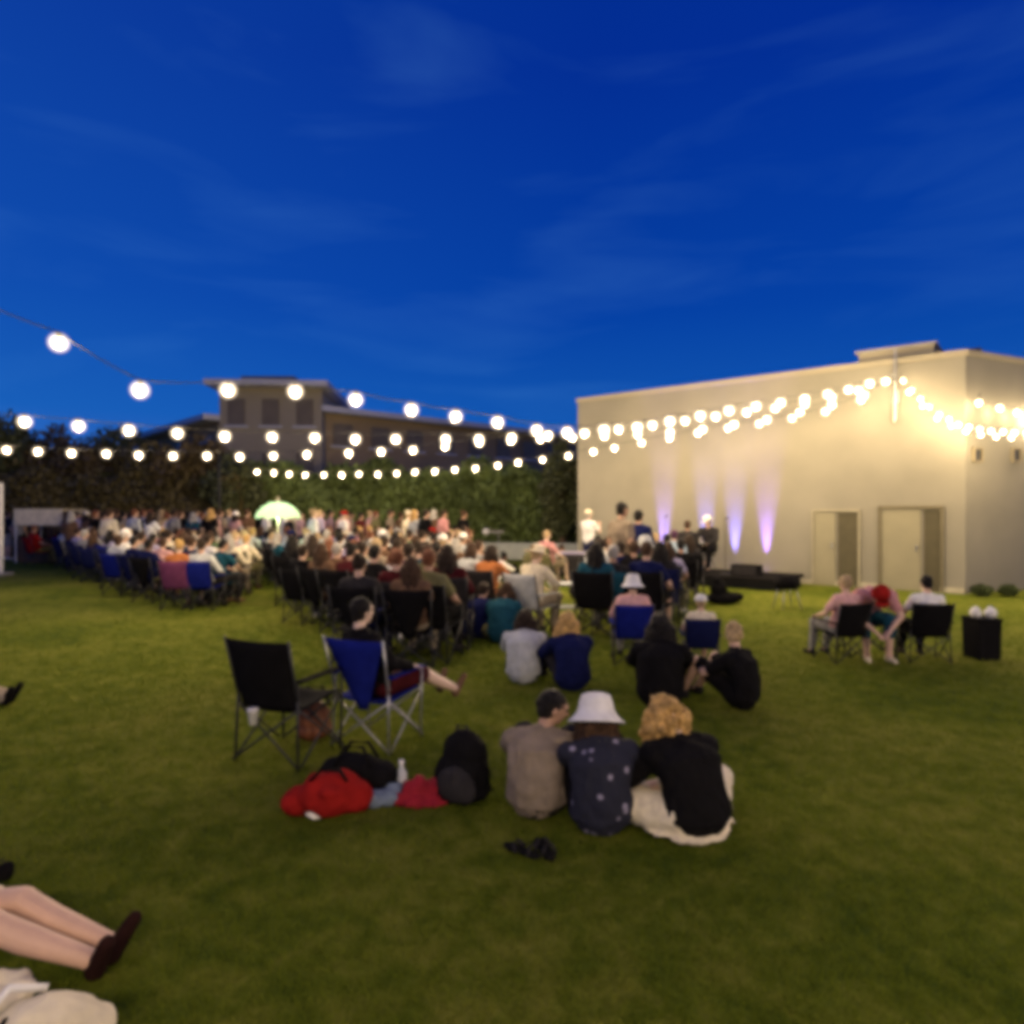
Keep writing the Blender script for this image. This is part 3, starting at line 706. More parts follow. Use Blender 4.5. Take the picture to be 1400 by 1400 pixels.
def body_mesh(pose, vs):
    j = POSES[pose]; bm = bmesh.new(); torso(bm, j)
    n, h = j['neck'], j['head']; M = head_matrix(j['look']); f = M @ Vector((0, 1, 0)); u = M @ Vector((0, 0, 1)); r_ = M @ Vector((1, 0, 0))
    caps(bm, n - Vector((0, 0, .04)), h - u * .05 - f * .02, .056, .052, 12)
    ell(bm, h + u * .018 - f * .008, (.076, .094, .095), M)
    ell(bm, h - u * .035 + f * .022, (.058, .066, .078), M)       # jaw
    ell(bm, h - u * .095 + f * .055, (.022, .02, .018), M)        # chin
    caps(bm, h + u * .012 + f * .082, h - u * .028 + f * .100, .009, .015, 8)   # nose
    caps(bm, h - u * .056 + f * .078 - r_ * .018, h - u * .056 + f * .078 + r_ * .018, .009, .009, 8)   # lips
    caps(bm, h + u * .032 + f * .078 - r_ * .04, h + u * .032 + f * .078 + r_ * .04, .011, .011, 8)     # brow
    for s in (-1, 1): ell(bm, h + r_ * s * .078 - u * .006 - f * .008, (.011, .02, .032), M, 10, 8)
    for s in 'LR':
        arm(bm, j, s, 0); hand(bm, j, s); leg(bm, j, s, 0)
        A_, T = j[s + '_ankle'], j[s + '_toe']; hl = A_ - (T - A_).normalized() * .03; hl = hl + (T - hl) * 0; hz = Vector((0, 0, -.045))
        d = (T - A_); dn = d.normalized()
        caps(bm, A_, A_.lerp(T, .2) + hz * .6 if T.z < .07 else A_ - dn * .01, .038, .036, 10)
        heel = Vector((A_.x, A_.y, max(.035, A_.z - .05))) - Vector((dn.x, dn.y, 0)) * .03 if T.z < .07 else A_ - Vector((0, 0, .02)) - dn * .02
        caps(bm, heel, T, .036, .026, 10)
    return voxel(bm, vs, 2)
def shirt_mesh(pose, sleeve, vs, seed):
    j = POSES[pose]; bm = bmesh.new(); torso(bm, j, .025 if pose != 'cross' else .034)
    for s in 'LR': arm(bm, j, s, .018, {'long': .96, 'short': .33, 'none': .08}[sleeve])
    return voxel(bm, vs * 1.15, 2, .014, 9, seed)
def bottom_mesh(pose, kind, vs, seed):
    j = POSES[pose]; bm = bmesh.new(); p, w = j['pelvis'], j['waist']; side = (j['R_hip'] - j['L_hip']).normalized()
    loft(bm, [p - (w - p).normalized() * .11, p, p.lerp(w, .5)], [.125, .182, .172], [.10, .128, .122], side, 18)
    for s in 'LR': leg(bm, j, s, .016, {'long': .97, 'short': .46 if pose != 'legs_out' else .30, 'capri': .72}[kind])
    if kind == 'skirt': pass
    return voxel(bm, vs * 1.15, 2, .011, 9, seed + 5)
def skirt_mesh(pose, vs):
    """wide cloth pooled round the crossed legs"""
    j = POSES[pose]; bm = bmesh.new(); p = j['pelvis']
    loft(bm, [p + Vector((0, .02, .03)), p + Vector((0, .01, -.02)), Vector((0, .03, .08)), Vector((0, .03, .04))], [.11, .18, .235, .265], [.08, .14, .18, .21], Vector((1, 0, 0)), 24)
    for s in 'LR': leg(bm, j, s, .03, .8)
    return voxel(bm, vs * 1.2, 4, .016, 9, 3)
def hair_mesh(pose, style, vs, seed=0):
    j = POSES[pose]; h = j['head']; M = head_matrix(j['look']); f = M @ Vector((0, 1, 0)); u = M @ Vector((0, 0, 1)); r_ = M @ Vector((1, 0, 0))
    bm = bmesh.new(); ell(bm, h + u * .030 - f * .022, (.088, .096, .099), M)
    if style == 'short': ell(bm, h - u * .02 - f * .045, (.076, .06, .075), M); disp = .010
    elif style == 'bun': ell(bm, h - u * .02 - f * .045, (.076, .06, .07), M); ell(bm, h + u * .09 - f * .09, (.045, .045, .045), M); disp = .010
    else:
        disp = .014 if style != 'curly' else .026; lr = random.Random(seed); ln = .30 if style == 'long' else .20
        nn = 46 if style == 'curly' else 26
        for i in range(nn):
            a = math.pi * (-.08 + 1.16 * i / (nn - 1)); rad = .085
            s0 = h + r_ * (math.cos(a) * rad) - f * (math.sin(a) * rad * .9 + .01) + u * lr.uniform(-.02, .06)
            out_ = r_ * math.cos(a) - f * math.sin(a); z = s0.copy(); pts = [s0 - out_ * .02]
            L_ = ln * lr.uniform(.75, 1.15)
            for k in range(1, 6):
                t = k / 5; wv = (.018 if style == 'curly' else .008)
                q = s0 + out_ * (.022 + .025 * t) + Vector((0, 0, -L_ * t)) + r_ * math.sin(t * 9 + i) * wv + f * math.cos(t * 8 + i * 1.7) * wv
                pts.append(q)
            rr = lr.uniform(.012, .02); loft(bm, pts, [rr, rr * 1.2, rr * 1.3, rr * 1.2, rr, rr * .5], [rr, rr * 1.2, rr * 1.3, rr * 1.2, rr, rr * .5], n=7)
    return voxel(bm, max(vs, .008) * (1 if style != 'curly' else .9), 1, disp, 26, seed)
def shoe_mesh(pose, s, vs):
    j = POSES[pose]; A_, T = j[s + '_ankle'], j[s + '_toe']; dn = (T - A_).normalized(); bm = bmesh.new()
    heel = Vector((A_.x, A_.y, max(.040, A_.z - .05))) - Vector((dn.x, dn.y, 0)) * .03 if T.z < .07 else A_ - Vector((0, 0, .02)) - dn * .02
    caps(bm, heel, T, .041, .030, 12); caps(bm, heel, A_ - (A_ - heel) * .25, .043, .043, 12)
    return voxel(bm, vs, 2)
def hat_mesh(pose, kind):
    j = POSES[pose]; h = j['head']; M = head_matrix(j['look']); u = M @ Vector((0, 0, 1)); f = M @ Vector((0, 1, 0))
    bm = bmesh.new(); T4 = Matrix.Translation(h - f * .012 + u * .03) @ M.to_4x4()
    if kind == 'bucket':
        lathe(bm, [(0, .128), (.05, .128), (.088, .114), (.104, .065), (.112, .020), (.126, -.010), (.156, -.045), (.178, -.062), (.176, -.068), (.151, -.053), (.120, -.018), (.107, .010), (.099, .06), (.06, .112), (0, .12)], n=32, M=T4)
    elif kind == 'brim':
        lathe(bm, [(0, .12), (.05, .13), (.09, .112), (.106, .06), (.112, .01), (.21, .0), (.215, -.006), (.104, .0), (.10, .05), (0, .11)], n=32, M=T4)
    else:
        lathe(bm, [(0, .118), (.05, .112), (.088, .088), (.104, .04), (.111, -.005), (.105, -.006), (.09, .06), (0, .11)], n=28, M=T4)
        g = []
        for k in range(9):
            a = R(40 + 100 * k / 8); g.append((bm.verts.new(T4 @ Vector((.095 * math.cos(a), .095 * math.sin(a), 0))), bm.verts.new(T4 @ Vector((.10 * math.cos(a), .095 + .085 * math.sin(a) , -.012))), bm.verts.new(T4 @ Vector((.10 * math.cos(a), .095 + .085 * math.sin(a), -.020)))))
        for a_, b_ in zip(g, g[1:]):
            bm.faces.new((a_[0], b_[0], b_[1], a_[1])); bm.faces.new((a_[1], b_[1], b_[2], a_[2])); bm.faces.new((a_[2], b_[2], b_[0], a_[0]))
    bmesh.ops.recalc_face_normals(bm, faces=bm.faces); me = bpy.data.meshes.new("hat"); bm.to_mesh(me); bm.free()
    for p in me.polygons: p.use_smooth = True
    return me
def eye_mesh(pose):
    j = POSES[pose]; h = j['head']; M = head_matrix(j['look']); u = M @ Vector((0, 0, 1)); f = M @ Vector((0, 1, 0)); r_ = M @ Vector((1, 0, 0))
    bm = bmesh.new()
    for s in (-1, 1): ell(bm, h + u * .006 + f * .079 + r_ * s * .031, (.013, .012, .008), M, 10, 8)
    me = bpy.data.meshes.new("eyes"); bm.to_mesh(me); bm.free(); return me
eyem = mat("eye_dark", (.05, .04, .035), .2)
def person(pose, loc, rz, label, top='grey', bottom='navy', hair='brown', hstyle='short', hat=None, hatcol='white', skin='light', sleeve='short', legs='long',
           shoes='charcoal', group=None, scale=1.0, vs=.0125, topm=None, barefoot=False, seed=1, thin=1.0):
    t = thing("person", label, "person", loc, rz, group); t.scale = (scale * thin, scale * thin, scale)
    meshobj("body", pmesh(('b', pose, vs), lambda: body_mesh(pose, vs)), skinm(skin), t)
    meshobj("shirt", pmesh(('s', pose, sleeve, vs), lambda: shirt_mesh(pose, sleeve, vs, seed)), topm or cloth(top), t)
    if legs == 'skirt': meshobj("skirt", pmesh(('k', pose, vs), lambda: skirt_mesh(pose, vs)), cloth(bottom), t)
    else: meshobj("shorts" if legs == 'short' else "trousers", pmesh(('t', pose, legs, vs), lambda: bottom_mesh(pose, legs, vs, seed)), cloth(bottom), t)
    meshobj("hair", pmesh(('h', pose, hstyle, vs), lambda: hair_mesh(pose, hstyle, vs, seed)), hairm(hair), t)
    if not barefoot:
        for s in 'LR': meshobj("shoe", pmesh(('f', pose, s, vs), lambda: shoe_mesh(pose, s, vs)), cloth(shoes), t)
    meshobj("eyes", pmesh(('e', pose), lambda: eye_mesh(pose)), eyem, t)
    if hat: meshobj("hat", pmesh(('hat', pose, hat), lambda: hat_mesh(pose, hat)), cloth(hatcol), t)
    return t
STAGE_PT = Vector((5.6, 18.6, 0))
def facing(p, tgt=STAGE_PT): return math.atan2(-(tgt.x - p.x), tgt.y - p.y)
def crowd_face(p, px):
    f = facing(p)
    return max(-1.0, f * (.22 if px < 350 else .45 if px < 620 else .85))

exec_people = True
# ---- crowd: px, py of the feet / chair on the ground, pose, top, hair, extras
CR = [
 # far left, standing and seated round the cream stall
 (10, 765, 'stand', 'charcoal', 'brown', {}), (27, 763, 'stand', 'grey', 'black', {}), (52, 772, 'chair', 'red', 'auburn', dict(ch='red')), (78, 770, 'chair', 'maroon', 'dark', dict(ch='charcoal')),
 (70, 752, 'stand', 'brown', 'dark', {}), (92, 756, 'stand', 'taupe', 'brown', {}),
 # left part
 (104, 758, 'stand', 'tan', 'brown', {}), (118, 750, 'stand', 'brown', 'dark', dict(hat='cap', hc='cream')), (141, 752, 'stand', 'yellow', 'dark', {}), (160, 750, 'photo', 'charcoal', 'brown', {}), (176, 754, 'stand', 'mauve', 'black', {}), (189, 748, 'stand', 'black', 'dark', {}),
 (113, 784, 'chair', 'lavender', 'brown', dict(ch='navy')), (128, 779, 'chair', 'white', 'fair', dict(ch='navy', hat='cap', hc='white')), (98, 772, 'chair', 'grey', 'black', dict(ch='black')),
 (146, 781, 'chair', 'mauve', 'dark', dict(ch='black')), (158, 796, 'chair', 'lavender', 'black', dict(ch='blue')), (177, 800, 'chair', 'white', 'grey', dict(ch='teal', hat='bucket', hc='white')), (163, 772, 'chair', 'cream', 'brown', dict(ch='navy')),
 (190, 781, 'chair', 'black', 'black', dict(ch='black')), (200, 806, 'chair', 'grey', 'dark', dict(ch='black')), (182, 768, 'lean', 'silver', 'dark', dict(ch='charcoal')),
 (214, 803, 'chair', 'lavender', 'black', dict(ch='charcoal')),
 (134, 796, 'chair', 'navy', 'brown', dict(ch='navy')), (122, 792, 'chair', 'grey', 'grey', dict(ch='navy')), (168, 812, 'chair', 'silver', 'brown', dict(ch='blue')), (191, 814, 'chair', 'navy', 'black', dict(ch='navy')), (150, 768, 'stand', 'white', 'black', {}), (132, 766, 'photo', 'olive', 'brown', {}), (109, 766, 'stand', 'lavender', 'grey', {}), (196, 768, 'stand', 'cream', 'auburn', {}), (169, 770, 'stand', 'tan', 'black', {}),
 # left of the umbrella
 (210, 822, 'chair', 'navy', 'black', dict(ch='black')), (236, 800, 'chair', 'cream', 'dark', dict(ch='black')), (256, 804, 'chair', 'white', 'brown', dict(ch='charcoal')), (247, 770, 'stand', 'black', 'brown', {}), (231, 768, 'stand', 'cream', 'dark', {}), (276, 768, 'stand', 'white', 'auburn', {}), (292, 772, 'stand', 'pink', 'brown', {}), (313, 768, 'stand', 'grey', 'fair', {}), (315, 788, 'chair', 'black', 'black', dict(ch='black')), (298, 784, 'chair', 'cream', 'black', dict(ch='black')), (268, 826, 'chair', 'navy', 'brown', dict(ch='navy')),
 (206, 755, 'stand', 'charcoal', 'auburn', {}), (222, 752, 'photo', 'yellow', 'fair', {}), (240, 756, 'stand', 'rose', 'blonde', {}), (257, 750, 'stand', 'green', 'dark', {}), (268, 748, 'stand', 'silver', 'brown', {}), (284, 752, 'stand', 'olive', 'grey', {}), (301, 750, 'stand', 'tan', 'brown', {}),
 (213, 778, 'chair', 'tan', 'brown', dict(ch='black')), (228, 786, 'chair', 'rose', 'blonde', dict(ch='charcoal')), (246, 782, 'chair', 'black', 'dark', dict(ch='black')), (262, 786, 'chair', 'maroon', 'dark', dict(ch='black')), (277, 780, 'chair', 'brown', 'dark', dict(ch='maroon')),
 (227, 818, 'chair', 'pink', 'brown', dict(ch='pink')), (250, 832, 'chair', 'orange', 'blonde', dict(ch='purple')), (280, 832, 'chair', 'silver', 'dark', dict(ch='blue')), (300, 826, 'lean', 'teal', 'black', dict(ch='teal')),
 (292, 797, 'chair', 'green', 'brown', dict(ch='black')), (272, 806, 'chair', 'white', 'grey', dict(ch='charcoal')),
 (322, 758, 'stand', 'pink', 'dark', dict(hat='cap', hc='white')), (309, 776, 'lean', 'rose', 'brown', dict(ch='brown')), (331, 784, 'chair', 'pink', 'dark', dict(ch='brown')), (318, 803, 'lean', 'mauve', 'fair', dict(ch='olive')), (334, 806, 'lean', 'cream', 'blonde', dict(ch='olive')),
 (338, 760, 'stand', 'brown', 'brown', {}),
 # below the umbrella
 (356, 760, 'stand', 'black', 'dark', {}), (368, 796, 'lean', 'charcoal', 'fair', dict(ch='black')), (386, 800, 'chair', 'teal', 'grey', dict(ch='black')), (384, 764, 'stand', 'tan', 'brown', {}), (402, 760, 'photo', 'cream', 'black', {}), (398, 782, 'chair', 'white', 'auburn', dict(ch='charcoal')), (411, 768, 'stand', 'mauve', 'brown', {}),
 # dense block
 (428, 776, 'chair', 'pink', 'auburn', dict(ch='brown')), (441, 764, 'photo', 'rose', 'dark', {}), (455, 772, 'chair', 'rose', 'auburn', dict(ch='brown')), (466, 756, 'stand', 'pink', 'brown', {}), (480, 764, 'stand', 'tan', 'dark', {}), (493, 758, 'stand', 'maroon', 'black', {}), (506, 764, 'stand', 'pink', 'fair', {}), (519, 768, 'chair', 'white', 'brown', dict(ch='black')),
 (418, 806, 'lean', 'cream', 'grey', dict(ch='black')), (433, 812, 'chair', 'white', 'dark', dict(ch='black')), (420, 850, 'chair', 'black', 'dark', dict(ch='black')), (452, 800, 'chair', 'tan', 'grey', dict(ch='brown')), (469, 812, 'chair', 'charcoal', 'black', dict(ch='black')), (483, 806, 'chair', 'grey', 'grey', dict(ch='charcoal')), (500, 800, 'chair', 'black', 'brown', dict(ch='black')),
 (447, 854, 'chair', 'brown', 'brown', dict(ch='black')), (476, 864, 'lean', 'maroon', 'black', dict(ch='black')), (503, 852, 'chair', 'grey', 'dark', dict(ch='charcoal')), (457, 832, 'chair', 'mauve', 'auburn', dict(ch='charcoal')), (511, 824, 'chair', 'black', 'grey', dict(ch='black')),
 (404, 820, 'chair', 'charcoal', 'brown', dict(ch='black')), (436, 836, 'chair', 'olive', 'dark', dict(ch='black')), (468, 846, 'chair', 'brown', 'grey', dict(ch='black')), (488, 838, 'chair', 'maroon', 'auburn', dict(ch='black')),
 (520, 868, 'chair', 'black', 'black', dict(ch='black')), (521, 846, 'chair', 'tan', 'fair', dict(ch='charcoal')), (470, 786, 'chair', 'lavender', 'black', dict(ch='charcoal')), (447, 786, 'chair', 'silver', 'dark', dict(ch='black')), (492, 782, 'chair', 'rose', 'black', dict(ch='brown')),
 (430, 768, 'stand', 'cream', 'dark', {}), (474, 768, 'stand', 'rose', 'black', {}), (514, 768, 'stand', 'olive', 'auburn', {}), (452, 765, 'stand', 'mauve', 'black', {}),
 # right end of the block
 (530, 830, 'chair', 'brown', 'dark', dict(ch='black')), (566, 866, 'chair', 'purple', 'dark', dict(ch='charcoal')), (588, 872, 'chair', 'olive', 'brown', dict(ch='black')), (548, 886, 'chair', 'maroon', 'auburn', dict(ch='charcoal')), (573, 822, 'chair', 'charcoal', 'brown', dict(ch='black')),
 (527, 806, 'chair', 'white', 'grey', dict(ch='black', hat='cap', hc='white')), (534, 770, 'stand', 'taupe', 'dark', {}), (548, 768, 'stand', 'brown', 'brown', {}), (558, 774, 'stand', 'cream', 'fair', dict(hat='cap', hc='cream')), (570, 765, 'stand', 'grey', 'black', {}), (546, 800, 'chair', 'charcoal', 'black', dict(ch='black')), (565, 798, 'chair', 'green', 'dark', dict(ch='olive')), (583, 796, 'chair', 'black', 'dark', dict(ch='black')), (596, 800, 'chair', 'teal', 'black', dict(ch='teal')), (606, 812, 'chair', 'white', 'dark', dict(ch='black')),
 (536, 866, 'lean', 'white', 'auburn', dict(ch='maroon')), (549, 838, 'chair', 'maroon', 'dark', dict(ch='maroon')), (566, 906, 'chair', 'brown', 'brown', dict(ch='black')), (592, 900, 'chair', 'olive', 'auburn', dict(ch='black')), (580, 850, 'chair', 'teal', 'dark', dict(ch='black')), (601, 858, 'chair', 'black', 'black', dict(ch='charcoal')),
 (556, 825, 'chair', 'silver', 'brown', dict(ch='charcoal')), (497, 903, 'chair', 'charcoal', 'dark', dict(ch='black')),
 # open grass in the middle
 (588, 770, 'stand', 'charcoal', 'dark', {}), (603, 763, 'knees', 'silver', 'brown', {}), (618, 772, 'knees', 'cream', 'dark', {}), (632, 786, 'chair', 'brown', 'fair', dict(ch='brown')), (647, 792, 'chair', 'brown', 'auburn', dict(ch='maroon')), (661, 784, 'knees', 'green', 'dark', {}), (636, 768, 'knees', 'yellow', 'blonde', {}),
 (682, 796, 'knees', 'white', 'black', {}), (650, 836, 'lean', 'grey', 'brown', dict(ch='navy')), (668, 856, 'lean', 'orange', 'dark', dict(ch='charcoal')), (655, 872, 'knees', 'navy', 'dark', {}), (686, 878, 'cross', 'teal', 'brown', {}),
 (729, 868, 'lean', 'cream', 'fair', dict(ch='silver', hat='brim', hc='cream')), (722, 782, 'knees', 'olive', 'dark', {}), (738, 786, 'knees', 'black', 'black', {}), (752, 798, 'chair', 'rose', 'fair', dict(ch='olive')), (762, 778, 'knees', 'grey', 'brown', {}),
 # group in front of the purple lights
 (805, 788, 'photo', 'white', 'grey', dict(hat='cap', hc='cream')), (873, 828, 'stand', 'navy', 'black', {}), (841, 820, 'chair', 'maroon', 'dark', dict(ch='maroon')),
 (880, 812, 'chair', 'skyblue', 'dark', dict(ch='navy')), (899, 808, 'chair', 'pink', 'fair', dict(ch='blue')), (922, 826, 'stand', 'skyblue', 'purpleh', dict(sc=.86)), (940, 806, 'stand', 'charcoal', 'brown', dict(sc=.95)),
 (822, 846, 'chair', 'silver', 'dark', dict(ch='navy')), (841, 866, 'chair', 'charcoal', 'grey', dict(ch='teal')), (884, 846, 'chair', 'green', 'grey', dict(ch='navy', hat='bucket', hc='silver')), (902, 858, 'chair', 'charcoal', 'black', dict(ch='navy')), (818, 868, 'chair', 'teal', 'black', dict(ch='black')),
 (893, 826, 'chair', 'navy', 'black', dict(ch='black')), (870, 848, 'chair', 'black', 'brown', dict(ch='charcoal')), (848, 846, 'chair', 'navy', 'dark', dict(ch='navy')), (930, 830, 'chair', 'black', 'black', dict(ch='black')), (942, 818, 'chair', 'charcoal', 'dark', dict(ch='black')), (834, 836, 'chair', 'white', 'brown', dict(ch='black')),
 (858, 826, 'chair', 'lavender', 'dark', dict(ch='navy')), (820, 824, 'chair', 'grey', 'black', dict(ch='charcoal')), (912, 812, 'chair', 'mauve', 'black', dict(ch='blue')), (888, 868, 'chair', 'navy', 'brown', dict(ch='black')), (790, 818, 'knees', 'charcoal', 'dark', {}),
 (916, 842, 'chair', 'lavender', 'brown', dict(ch='black')), (864, 905, 'chair', 'pink', 'dark', dict(ch='blue', hat='bucket', hc='white', sc=.80)),
]
taken = [P(c[0], max(c[1], 766)) for c in CR]
rf = random.Random(5)
def front_edge(px): return float(np.interp(px, [95, 160, 250, 335, 345, 400, 410, 500, 600, 625], [780, 806, 826, 836, 800, 800, 845, 880, 900, 880]))
for _ in range(2500):
    if len(CR) > 262: break
    px = rf.uniform(92, 640); d_ = rf.uniform(1687 / (front_edge(px) - 700), 25.5); py = 700 + 1687 / d_
    q_ = P(px, py)
    if min((q_ - t_).length for t_ in taken) < .62: continue
    top_ = rf.choice(['white', 'white', 'silver', 'rose', 'white', 'silver', 'black', 'black', 'charcoal', 'cream', 'navy', 'grey', 'lavender', 'mauve', 'skyblue', 'olive', 'maroon', 'teal', 'green', 'brown', 'cream'])
    if d_ > 20 and rf.random() < .55: CR.append((px, py, rf.choice(['stand', 'stand', 'photo']), top_, rf.choice(['brown', 'dark', 'black', 'fair', 'auburn', 'grey', 'blonde']), {}))
    else: CR.append((px, py, rf.choice(['chair', 'chair', 'lean']), top_, rf.choice(['brown', 'dark', 'black', 'fair', 'auburn', 'grey', 'blonde']), dict(ch=rf.choice(['navy', 'navy', 'blue', 'black'] if px < 300 else ['black', 'black', 'charcoal', 'navy', 'brown']))))
    if rf.random() < .14: CR[-1][5].update(hat='cap', hc=rf.choice(['white', 'navy', 'cream', 'red']))
    taken.append(q_)
HAIR['purpleh'] = (.10, .04, .09)
HW = dict(black='black', brown='brown', dark='dark', blonde='blonde', fair='fair', grey='grey', auburn='auburn', purpleh='plum')
def zone(px, py):
    if px < 95: return "by the cream stall"
    if px < 203: return "in the crowd's left part"
    if px < 345: return "left of the green umbrella"
    if px < 415: return "below the green umbrella"
    if px < 523: return "in the dense middle crowd"
    if px < 612: return "at the crowd's right end"
    if px < 780: return "on the open middle grass"
    return "before the purple lights"
TOPN = dict(skyblue='pale blue', charcoal='charcoal', silver='light grey')
seen = set(); BOT = ['navy', 'charcoal', 'tan', 'black', 'grey', 'olive']; SKN = ['light', 'mid', 'mid', 'light', 'dark', 'light', 'mid']
rc = random.Random(11)
for i, (px, py, pose, top, hair, ex) in enumerate(CR):
    if py < 764: py = 764 + (py * 7 + px * 3) % 9
    p = P(px, py); rz = crowd_face(p, px) + rc.uniform(-.25, .25)
    if pose in ('photo',): rz = crowd_face(p, px) + rc.uniform(-.2, .2)
    hs = rc.choice(['short', 'long', 'short', 'bun'] if hair not in ('grey',) else ['short', 'short', 'long'])
    legs = rc.choice(['long', 'short', 'long']); sk = SKN[i % 7] if hair not in ('blonde', 'fair') else 'pale'
    verb = dict(stand='standing', photo='standing', chair='seated', lean='seated', knees='grass-seated', cross='cross-legged')[pose]
    nm = "%s %s-haired person in %s top%s" % (verb, HW[hair], TOPN.get(top, top), (" and %s %s" % (TOPN.get(ex['hc'], ex['hc']), dict(cap='cap', bucket='bucket hat', brim='brimmed hat')[ex['hat']])) if 'hat' in ex else '')
    if pose == 'photo': nm = nm.replace('person', 'person with raised hands')
    lb = nm + " " + zone(px, py)
    tries = 0; opts = ['brown', 'dark', 'black', 'fair', 'auburn', 'grey', 'blonde']
    while lb in seen and tries < 7:
        lb = lb.replace(HW[hair] + '-haired', HW[opts[tries]] + '-haired'); hair = opts[tries]; tries += 1
    while lb in seen:
        nt_ = rf.choice(['white', 'cream', 'silver', 'rose', 'pink', 'tan', 'black', 'charcoal', 'navy', 'lavender', 'mauve', 'skyblue', 'olive', 'maroon', 'teal', 'green', 'yellow', 'orange'])
        lb = lb.replace(TOPN.get(top, top) + ' top', TOPN.get(nt_, nt_) + ' top'); top = nt_
    seen.add(lb)
    sc_ = ex.get('sc', rc.uniform(1.05, 1.13) if pose in ('stand', 'photo') else rc.uniform(.98, 1.06))
    person(pose, p, rz, lb, top, rc.choice(BOT), hair, hs, ex.get('hat'), ex.get('hc', 'white'), sk, rc.choice(['short', 'long']), legs, rc.choice(['charcoal', 'white', 'brown', 'black']),
           "people in the audience", sc_, .0135, seed=i, barefoot=False)
    if 'ch' in ex:
        c = ex['ch']; lbc = "%s camp chair of %s-haired %s-topped sitter%s %s" % (TOPN.get(c, c), HW[hair], TOPN.get(top, top), " with hat" if 'hat' in ex else '', zone(px, py))
        if lbc in seen: lbc = lbc.replace('sitter', ('leaning ' if pose == 'lean' else 'upright ') + 'sitter')
        while lbc in seen:
            c = rf.choice(['navy', 'blue', 'black', 'charcoal', 'teal', 'maroon', 'green', 'grey', 'olive']); lbc = c + lbc[lbc.index(' camp chair'):]
        seen.add(lbc)
        chair(rc.choice(['quad', 'quad', 'vee']), p, rz, c, lbc, scale=sc_)

# ------------------------------------------------------------------ the nearer groups, one by one
V = .0085
# three people on the grass in the foreground
p = P(735, 1112); person('turned', p, R(-12), "grey brown shirted dark haired person on the grass, head turned right, left of three", 'taupe', 'charcoal', 'black', 'short', skin='mid', sleeve='short', legs='long', group=None, vs=V, seed=3, scale=.88, thin=1.12)
# patterned top
def patterned():
    m = mat("dark_floral_cloth", (.014, .015, .028), .9, .2, 9, .3, 90); t = m.node_tree; b = t.nodes['Principled BSDF']
    c = t.nodes.new("ShaderNodeTexCoord"); v = t.nodes.new("ShaderNodeTexVoronoi"); v.inputs['Scale'].default_value = 9.5; t.links.new(c.outputs['Object'], v.inputs['Vector'])
    r = t.nodes.new("ShaderNodeValToRGB"); r.color_ramp.elements[0].color = (.24, .22, .30, 1); r.color_ramp.elements[1].color = (.014, .015, .028, 1)
    r.color_ramp.elements[0].position = .14; r.color_ramp.elements[1].position = .24
    t.links.new(v.outputs['Distance'], r.inputs[0]); t.links.new(r.outputs[0], b.inputs['Base Color']); return m
p = P(822, 1134); person('knees', p, R(3), "person in cream bucket hat and dark floral top, middle of three on the grass", 'black', 'black', 'brown', 'long', 'bucket', 'white', 'light', 'long', 'long', vs=V, topm=patterned(), seed=4, scale=.89, thin=1.10)
p = P(948, 1138); person('cross', p, R(22), "curly blonde person in black top with cream skirt spread on the grass", 'black', 'cream', 'blonde', 'curly', skin='pale', sleeve='long', legs='skirt', barefoot=True, vs=V, seed=5, scale=.92, thin=1.16)
# pair behind them
p = P(716, 932); person('knees', p, R(-8), "dark haired person in pale blue white shirt sitting on the grass beside blonde companion", 'silver', 'navy', 'dark', 'long', skin='light', sleeve='long', vs=V, seed=6, scale=.95, thin=1.05)
p = P(782, 942); person('knees', p, R(14), "blonde person in navy top sitting on the grass beside pale shirted companion", 'navy', 'charcoal', 'blonde', 'long', skin='pale', sleeve='long', vs=V, seed=7, scale=.97, thin=1.05)
# trio right of the pair
p = P(903, 966); person('knees', p, R(-12), "dark haired person all in black sitting on the grass left of bare legged companion", 'black', 'black', 'black', 'long', skin='light', sleeve='long', vs=V, seed=8, scale=1.06, thin=1.08)
p = P(957, 915); rz = R(-8); chair('quad', p, rz, 'navy', "dark navy low chair of white capped person at the right-hand trio", scale=.68)
person('chair', p, rz, "white capped person in dark navy low chair behind two people on grass", 'cream', 'tan', 'fair', 'short', 'cap', 'white', 'light', 'short', 'short', vs=V, seed=9, scale=.66)
p = P(1014, 968); person('turned', p, R(40), "fair haired person in black top and shorts with bare legs folded on the grass", 'black', 'black', 'fair', 'bun', skin='light', sleeve='short', legs='short', vs=V, seed=10, scale=.95)
# right hand chairs
p = P(1148, 902); rz = R(14); chair('quad', p, rz, 'black', "black camp chair of pink topped person, left chair of the right group", scale=.80)
person('chair', p, rz, "fair haired person in pink top in the left chair of the right group", 'pink', 'grey', 'fair', 'short', None, 'white', 'light', 'short', 'long', vs=V, seed=11, scale=.80)
p = P(1262, 902); rz = R(-10); chair('quad', p, rz, 'black', "black camp chair of white shirted person near the hall doors", scale=.80)
person('chair', p, rz, "dark haired person in white shirt in black chair near the hall doors", 'white', 'black', 'black', 'short', None, 'white', 'light', 'short', 'long', vs=V, seed=12, scale=.80)
p = P(1206, 906) + Vector((.05, .46, 0)); rz = R(170)
chair('low', p, rz, 'charcoal', "charcoal low chair between the two black chairs of right group", scale=.95)
person('bent', p, rz, "person in pink top, bright red cap and teal shorts bending forward between black chairs", 'rose', 'teal', 'auburn', 'short', 'cap', 'red', 'light', 'short', 'capri', shoes='cream', vs=V, seed=13, scale=.98)
